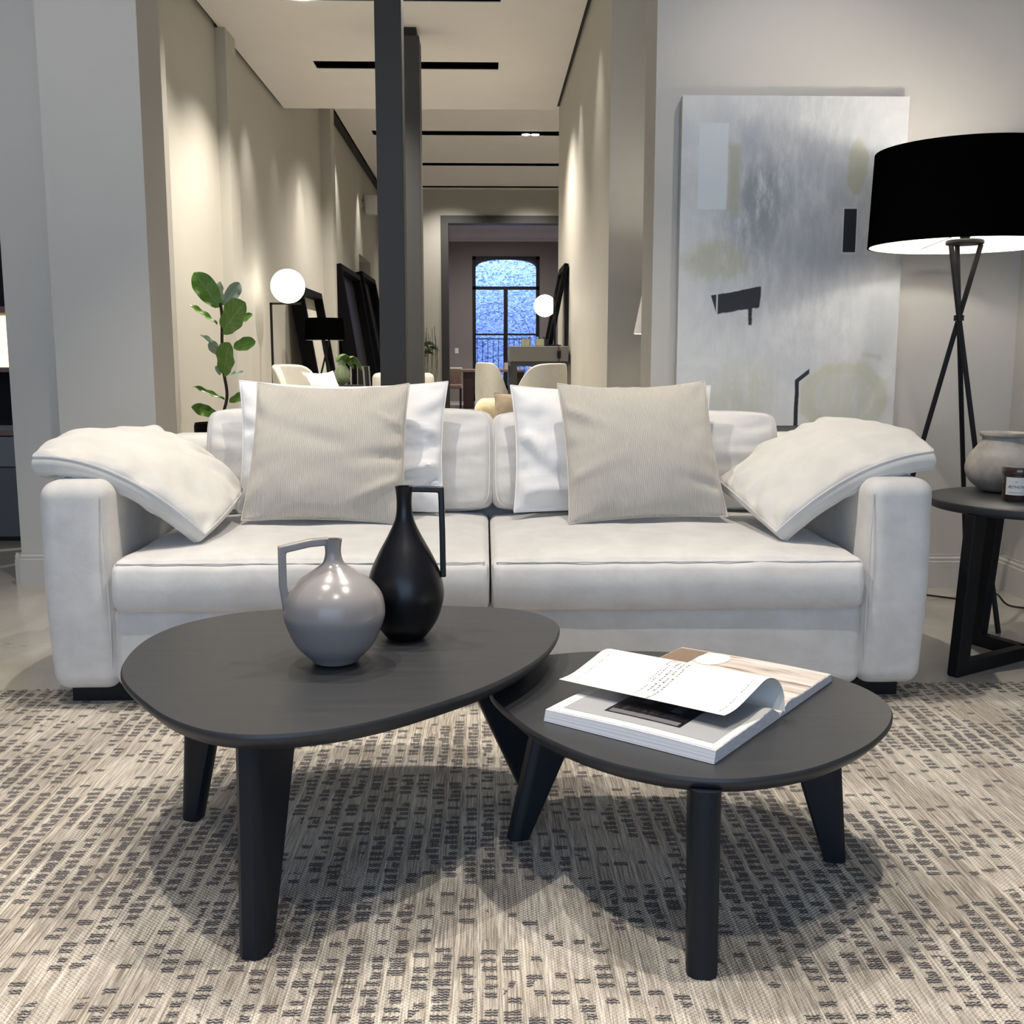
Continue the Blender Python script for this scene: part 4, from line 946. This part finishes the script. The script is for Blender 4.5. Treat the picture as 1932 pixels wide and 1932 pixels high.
def tub_chair(c, rw, rd, zs, zb, za, ang, mat, label, name='armchair', legs=True, group=None, sweep=A(250), th=.05, low=.55):
    """rounded shell chair: back ring that drops to arms, seat, legs. ang = direction it faces"""
    t = thing(name, (c[0], c[1], 0), label, 'armchair', group)
    def f(u, v):
        a = ang+PI+u*sweep/2; k = max(0, 1-abs(u)**2.2*1.0); kk = 1/(1+math.exp((abs(u)-low)*16))
        top = za+(zb-za)*kk; z = zs-.12+(top-(zs-.12))*v
        fl = 1+.10*v
        return Vector((c[0]+rw*fl*math.cos(a)*1.0, c[1]+rd*fl*math.sin(a), z))
    obj('backrest', shell(f, th, -1, 1, 0, 1, 40, 10), mat, t, sharp=60, bevel=.015)
    obj('seat', soft_box(rw*1.75, rd*1.75, .16, .06, 12, bulge(.01, .002, 3)), mat, t, local=T((c[0], c[1], zs-.06)), sharp=180)
    if legs:
        for k in range(4):
            a = ang+A(45+90*k); obj('leg', tube([(c[0]+rw*.55*math.cos(a), c[1]+rd*.55*math.sin(a), zs-.13), (c[0]+rw*.85*math.cos(a), c[1]+rd*.85*math.sin(a), 0)], [.018, .010], 8), 'black_metal', t)
    return t
a0 = PY(585, 700, 7.7)
tub_chair((a0.x+.02, 7.75), .27, .26, .42, PY(585, 688, 7.75).z, .66, A(-20), 'cream', 'cream tub armchair by the left wall holding a small white cushion')
make_cushion('small_cushion', cps_px((590, 742), (645, 742), (570, 702), (628, 700), 7.62, 7.72, bulge_=(0, -.01, 0), sag=.02), .07, 'white_cotton', 'small white cushion on the cream armchair by the left wall', N_=16, seam_mat='white_cotton', seed=51)
vy = 8.3; vc = PY(646, 724, vy)
pd = thing('pedestal_table', (vc.x, vy, 0), 'small dark pedestal table under the green glass vase', 'side table')
ztb = vc.z-.01
obj('tabletop', lathe([(.001, 0), (.16, 0), (.16, .02), (.001, .02)], (vc.x, vy, ztb-.02), 32), 'black_wood', pd, sharp=50)
obj('pole', lathe([(.02, 0), (.02, ztb-.03)], (vc.x, vy, .01), 12), 'black_metal', pd); obj('base', lathe([(.13, 0), (.13, .012), (.001, .012)], (vc.x, vy, 0), 24), 'black_metal', pd, sharp=50)
vs_ = thing('glass_vase', (vc.x, vy, ztb), 'green teardrop glass vase holding one drooping leaf', 'vase')
obj('body', lathe([(.001, .002), (.03, .0), (.060, .03), (.068, .07), (.055, .115), (.030, .15), (.022, .17), (.026, .19), (.023, .19), (.019, .17), (.027, .15), (.052, .115), (.064, .07), (.056, .033), (.001, .008)], (vc.x, vy, ztb+.001), 32), 'green_glass', vs_, sharp=70)
def lfq(u, v, y): return PY(u, v, y)
mon = thing('monstera_leaf', (vc.x, vy, ztb+.19), 'dark green drooping leaf sprig standing in the glass vase', 'leaf')
obj('stalk', tube(smooth_path([(vc.x, vy, ztb+.02), (vc.x, vy, ztb+.15), tuple(PY(650, 678, vy))], 5), .004, 6), 'frond', mon)
def mlf(p0, p1, wd, dr):
    p0, p1 = Vector(p0), Vector(p1); ax = p1-p0; s = Vector((.35, -.9, .3)).normalized()
    def f(u, v):
        k = math.sin(PI*v**.8)**.8*(1-.25*abs(math.sin(v*16)))
        return p0+ax*v+s*(wd*u*k)+Vector((0, 0, dr*math.sin(PI*v)-.3*wd*abs(u)))
    obj('blade', strip(f, -1, 1, .01, .99, 8, 20), 'leaf', mon)
mlf(PY(634, 676, vy), PY(668, 690, vy), .10, .06); mlf(PY(650, 680, vy), PY(684, 694, vy), .09, .06)
# chrome framed chair end and another white chair arm
hy = 9.2
hc = thing('metal_frame_chair', tuple(Vector((PY(676, 700, hy).x, hy, 0))), 'black chair with a thin bright steel frame behind the green vase', 'chair')
xa, xb = PY(662, 700, hy).x, PY(684, 700, hy).x; zt_ = PY(670, 692, hy).z
obj('frame', tube([(xa-.0, hy, 0), (xa, hy, zt_), (xb, hy+.05, zt_), (xb+.05, hy+.1, 0)], .008, 8), 'chrome', hc); obj('frame', tube([(xa, hy+.5, 0), (xa, hy+.5, zt_), (xb, hy+.5, zt_), (xb+.05, hy+.5, 0)], .008, 8), 'chrome', hc)
obj('seat', box(xa+.01, xb, hy+.02, hy+.5, .42, .50), 'black_wood', hc, smooth=False); obj('backrest', box(xa+.01, xb-.02, hy+.42, hy+.49, .50, zt_-.01), 'black_wood', hc, smooth=False)
wy = 9.0; wx = PY(728, 720, wy).x
ws = thing('white_sofa', (wx, wy, 0), 'white armchair mostly hidden behind the near column, one rounded arm showing', 'armchair')
obj('armrest', soft_box(.10, .5, .60, .045, 12), 'cream', ws, local=T((PY(714, 720, wy).x, wy+.2, .56)), sharp=180)
obj('seat', soft_box(.42, .5, .3, .05, 12), 'cream', ws, local=T((wx+.16, wy+.2, .32)), sharp=180)
obj('backrest', soft_box(.45, .12, .55, .05, 12), 'cream', ws, local=T((wx+.16, wy+.42, .58)), sharp=180)
obj('base', box(wx-.0, wx+.3, wy+.05, wy+.4, 0, .2), 'black_metal', ws, smooth=False)
# palm between and behind the columns
pY = 17.4; pb = PY(762, 722, pY)
pl = thing('potted_palm', (pb.x, pY, 0), 'potted palm with feathery fronds showing on both sides of the columns', 'plant')
obj('pot', lathe([(.001, 0), (.17, 0), (.21, .4), (.19, .4), (.18, .36), (.001, .36)], (pb.x, pY, 0), 28), 'black_gloss', pl, sharp=50)
def frond(tip, h, nleaf=18, wpx=.16, seed=1):
    rnd = random.Random(seed); a = Vector((pb.x, pY, .36)); tip = Vector(tip); mid = (a+tip)/2+Vector((0, 0, h)); path = smooth_path([a, a.lerp(mid, .5)+Vector((0, 0, .1)), mid, mid.lerp(tip, .6)+Vector((0, 0, h*.25)), tip], 6)
    ps = [tube(path, .006, 5)]
    n = len(path)
    for k in range(nleaf):
        i = int(n*.45+(n*.55-2)*k/nleaf); p = path[i]; d = (path[i+1]-p).normalized()
        for sg in (-1, 1):
            s = (d.cross(Vector((0, 0, 1))).normalized()*sg+d*.7+Vector((0, -.3*sg, -.25+rnd.uniform(-.2, .2)))).normalized(); l_ = wpx*(1-.4*k/nleaf)
            nn = s.cross(d).normalized(); w2 = s.cross(nn)*.014
            ps.append(([p, p+s*l_*.5+w2-Vector((0, 0, .01)), p+s*l_-Vector((0, 0, .03)), p+s*l_*.5-w2-Vector((0, 0, .01))], [(0, 1, 2, 3)]))
    obj('frond', join(*ps), 'frond', pl, sharp=180)
for k, (u, v, h) in enumerate(((706, 640, .25), (706, 655, .2), (708, 625, .3), (710, 668, .15), (824, 655, .25), (818, 648, .3), (812, 662, .2), (806, 650, .3), (740, 600, .4), (770, 590, .4))):
    frond(PY(u, v, pY), h, 14, .30, k)
for k in range(12):
    x = PY(800+2.4*k, 720, pY).x; h_ = random.uniform(.45, .85)
    obj('grass_stalk', tube(smooth_path([(pb.x+.02*k-.1, pY-.05, .38), (x-.03, pY-.1, .6), (x+random.uniform(-.03, .05), pY-.1, .65+h_)], 5), .004, 5), 'frond', pl)

# ------------------------------------------------------------------ console with candles, lamp and frame
cy0, cy1 = 8.72, 9.30; ctop = PY(1060, 653, cy0).z; cx0, cx1 = PY(963, 660, cy0).x, XR-.02
cn = thing('console_table', ((cx0+cx1)/2, (cy0+cy1)/2, 0), 'high grey console with a black metal base against the right corridor wall', 'console table')
z1 = PY(1000, 682, cy0).z; z2 = PY(1000, 691, cy0).z
obj('cabinet', box(cx0, cx1, cy0, cy1+.35, z1, ctop), paint('grey_lacquer', (.17, .16, .14), .45), cn, smooth=False, bevel=.004)
lw = .055
obj('frame', join(box(cx0, cx1, cy0+.01, cy1+.34, z2, z1)), 'steel', cn, smooth=False)
for (x, y) in ((cx0, cy0+.01), (cx1-lw, cy0+.01), (cx0, cy1+.28), (cx1-lw, cy1+.28)):
    obj('leg', box(x, x+lw, y, y+lw, 0, z2), 'steel', cn, smooth=False)
leaning(8.93, 9.62, PY(1070, 495, 8.8).z, -.135, -.035, 'black framed mirror leaning on the right wall on top of the console', 'black_gloss', 'leaning_mirror', .06, XR-.005, ctop)
tl_ = thing('table_lamp', tuple(PY(1030, 652, 8.9)), 'glowing white globe table lamp with a black stem on the console', 'lamp')
g2 = PY(1028, 577, 8.85)
obj('globe', sphere(g2, .090, 32, 18), 'globe', tl_)
sx_ = PY(1047, 600, 8.85).x
capp = [(max(.0005, .0925*math.sin(A(q))), .0925*math.cos(A(q))) for q in (46, 38, 30, 22, 14, 7, 0)]
obj('cup', lathe(capp, (0, 0, 0), 32, False), 'black_metal', tl_, local=T(g2) @ Matrix.Rotation(PI/2, 4, 'Y'))
obj('stem', box(sx_-.008, sx_+.008, 8.84, 8.86, ctop+.01, PY(1047, 552, 8.85).z), 'black_metal', tl_, smooth=False)
obj('base', lathe([(.068, 0), (.068, .01), (.001, .012)], (PY(1043, 652, 8.85).x, 8.83, ctop+.001), 32), 'black_metal', tl_, sharp=50)
pwc = thing('switch_cord', (sx_+.02, 8.70, ctop-.2), 'thin cord with an oval black switch hanging over the console front', 'cord')
obj('cable', tube(smooth_path([(sx_+.01, 8.80, ctop+.006), (sx_+.02, 8.72, ctop+.01), (sx_+.025, 8.705, ctop-.06), (sx_+.025, 8.705, ctop-.25)], 5), .003, 6), 'black_metal', pwc)
obj('switch', soft_box(.03, .02, .07, .009, 6), 'black_metal', pwc, local=T((sx_+.025, 8.70, ctop-.065)))
for (u, lbl) in ((994, 'cream candle in a glass holder on the console, left one'), (1021, 'cream candle in a glass holder on the console, nearer the globe lamp')):
    c = PY(u-2, 652, 8.80); cn_ = thing('candle', (c.x, c.y, ctop), lbl, 'candle', 'candles on the console')
    obj('wax', lathe([(.001, 0), (.034, 0), (.034, .056), (.001, .054)], (c.x, c.y, ctop+.003), 24), 'wax', cn_, sharp=50)
    obj('holder', lathe([(.001, 0), (.038, 0), (.038, .075), (.036, .075), (.036, .0025), (.001, .0025)], (c.x, c.y, ctop+.0005), 24), 'glass', cn_, sharp=50)
    obj('wick', rod((c.x, c.y, ctop+.055), (c.x, c.y, ctop+.066), .001, 5), 'ink', cn_)

# ------------------------------------------------------------------ lounge chairs
def wing_chair(cx, y, wd, zb, label, flip=1, rot=0):
    """shell armchair seen from behind: flat back board sweeping down to an arm on one side"""
    t = thing('lounge_chair', (cx, y, 0), label, 'armchair', 'white shell lounge chairs', rot)
    R = T((cx, y, 0)) @ Matrix.Rotation(rot, 4, 'Z')
    def f(u, v):
        s = u*flip; ang = u*1.55; k = 1/(1+math.exp(-(s+.30)*9))/(1+math.exp((s-.92)*30))
        top = .62+(zb-.62)*k; z = .28+(top-.28)*v; r = .90+.10*v
        return R @ Vector((wd/2*r*math.sin(ang)*(1.0), .05-.34*math.cos(ang)*r+.25, z))
    obj('backrest', shell(f, .045, -1, 1, 0, 1, 44, 12), 'cream', t, sharp=60, bevel=.012)
    obj('seat', soft_box(wd*.86, .5, .16, .06, 12, bulge(.01, .002, 3)), 'cream', t, local=R @ T((0, .2, .38)), sharp=180)
    for (x, yy) in ((-.8, 0), (.8, 0), (-.8, 1), (.8, 1)):
        a = R @ Vector((x*wd*.3, .02+yy*.36, .31)); b_ = R @ Vector((x*wd*.45, -.02+yy*.44, 0)); obj('leg', tube([a, b_], [.016, .009], 8), 'black_metal', t)
c1 = PY(1013, 700, 7.6); wing_chair(c1.x-.03, 7.45, .52, PY(1030, 686, 7.4).z, 'white shell lounge chair with its back to the sofa, in front of the console', 1, A(0))
c2 = PY(938, 700, 9.6); wing_chair(c2.x-.02, 9.75, .37, PY(930, 684, 9.7).z, 'white shell lounge chair turned sideways beyond the one with its back to the sofa', -1, A(0))
pf = thing('pouf', tuple(Vector((PY(922, 760, 6.9).x, 6.9, 0))), 'fuzzy cream pouf just behind the gap of the sofa back', 'pouf')
pc_ = PY(922, 755, 6.9)
obj('cover', soft_box(.22, .3, pc_.z, .06, 14, bulge(.01, .008, 8)), 'wool', pf, local=T((pc_.x+.02, 6.9, pc_.z/2)), sharp=180)
bn = thing('bench', (PY(972, 800, 6.52).x, 6.48, 0), 'low cream upholstered bench under the tan linen cushion', 'bench')
obj('seat', soft_box(.30, .34, .12, .04, 10), 'cream', bn, local=T((PY(972, 800, 6.52).x, 6.48, .475)), sharp=180)
obj('base', box(PY(972, 800, 6.52).x-.12, PY(972, 800, 6.52).x+.12, 6.36, 6.60, 0, .42), 'black_wood', bn, smooth=False)
make_cushion('small_cushion', cps_px((935, 806), (990, 806), (933, 741), (985, 745), 6.42, 6.47, bulge_=(0, -.01, 0), sag=.0), .06, 'tan', 'tan linen cushion showing between the sofa back cushions and the lounge chair', N_=16, seam_mat='tan', seed=55)

# white lampshade just inside the recess on the right
ly = 5.55; lx = PY(1196, 628, ly).x+.17
rl = thing('recess_lamp', (lx, ly, 0), 'white tapered shade of a lamp peeking from behind the right corridor wall', 'lamp')
z0_ = PY(1198, 630, ly).z; zt2 = PY(1207, 560, ly).z+.06
obj('lamp_shade', lathe([(.17, 0), (.115, .28), (.112, .28), (.167, 0), (.17, 0)], (lx, ly, z0_), 40, False), 'shade_white', rl)
obj('pole', rod((lx, ly, .02), (lx, ly, z0_+.2), .01), 'black_metal', rl)
obj('base', lathe([(.13, 0), (.13, .02), (.001, .02)], (lx, ly, 0), 32), 'black_metal', rl, sharp=50)
obj('bulb', sphere((lx, ly, z0_+.12), .03, 16, 8), emis('lit_bulb_small', (1, .88, .7), 10), rl)
l = bpy.data.lights.new('bulb_light', 'POINT'); l.energy = 13; l.color = WARM2; l.shadow_soft_size = .04
o = bpy.data.objects.new('bulb_light', l); o.location = (lx, ly, z0_+.18); C.objects.link(o)

# ------------------------------------------------------------------ far dining room
dt_ = thing('dining_table', (.0, 21.0, 0), 'dark wooden dining table in the far room', 'dining table')
obj('tabletop', box(-.60, .75, 20.4, 21.8, .70, .745), 'brown', dt_, smooth=False, bevel=.004)
rw_ = plain('dark_red_wood', (.035, .012, .010), .35)
for (x, y) in ((-.42, 20.5), (.55, 20.5), (-.42, 21.6), (.55, 21.6)): obj('leg', box(x, x+.2, y, y+.1, 0, .70), rw_, dt_, smooth=False)
def dchair(x, y, label):
    t = thing('dining_chair', (x, y, 0), label, 'chair', 'brown dining chairs')
    obj('seat', soft_box(.46, .46, .08, .03, 8), 'brown', t, local=T((x, y, .44)))
    obj('backrest', soft_box(.44, .06, .30, .025, 8), 'brown', t, local=T((x, y+.2, .60)))
    obj('top_rail', soft_box(.46, .07, .04, .015, 6), 'cream', t, local=T((x, y+.2, .77)))
    for (a, b_) in ((-1, -1), (1, -1), (-1, 1), (1, 1)): obj('leg', box(x+a*.2-.015, x+a*.2+.015, y+b_*.2-.015, y+b_*.2+.015, 0, .41), 'black_wood', t, smooth=False)
dchair(-.66, 20.0, 'brown dining chair left of the dark dining table, cut by the column')
dchair(1.05, 20.0, 'brown dining chair right of the dark dining table, seen under the console')
mg = thing('mug', (.42, 21.0, .745), 'pale mug standing on the far dining table', 'mug')
obj('body', lathe([(.001, 0), (.05, 0), (.055, .13), (.05, .13), (.046, .01), (.001, .01)], (.42, 21.0, .746), 20), 'white_plastic', mg, sharp=50)
obj('handle', tube([(.475, 21, .84), (.505, 21, .83), (.505, 21, .79), (.475, 21, .78)], .006, 6), 'white_plastic', mg)

# ------------------------------------------------------------------ shelf unit seen left of the pier
su = thing('shelf_unit', (-2.95, 5.95, 0), 'tall dark shelf unit with a lit yellow niche at the left edge', 'shelf unit')
x0, x1, y0, y1 = -3.6, -2.42, 5.75, 6.2
def zz(v): return PY(10, v, 5.75).z
H_ = [0.03, zz(885), zz(822), zz(702), zz(590), zz(560), 2.4]
obj('cabinet', box(x0, x1, y0, y1, .03, zz(882)), paint('grey_cabinet', (.10, .10, .105), .4), su, smooth=False)
obj('drawer', box(x0, x1, y0-.01, y0, zz(880), zz(824)), paint('blue_grey_cabinet', (.16, .17, .185), .4), su, smooth=False)
obj('carcass', join(box(x0, x1, y0+.01, y1, zz(880), zz(826)), box(x0, x0+.03, y0, y1, zz(822), 2.4), box(x1-.03, x1, y0, y1, zz(822), 2.4), box(x0, x1, y1-.02, y1, zz(822), 2.4)), 'black_wood', su, smooth=False)
for (v0, v1) in ((822, 812), (702, 694), (590, 578)): obj('shelf', box(x0+.03, x1-.03, y0, y1-.02, zz(v0), zz(v1)), 'brown', su, smooth=False)
obj('shelf', box(x0, x1, y0, y1, 2.4, 2.43), 'brown', su, smooth=False)
obj('lit_back', box(x0+.03, x1-.03, y1-.03, y1-.02, zz(694), zz(590)), 'warm_glow', su, smooth=False)
obj('plinth', box(x0+.02, x1-.02, y0+.04, y1, 0, .03), 'void', su, smooth=False)
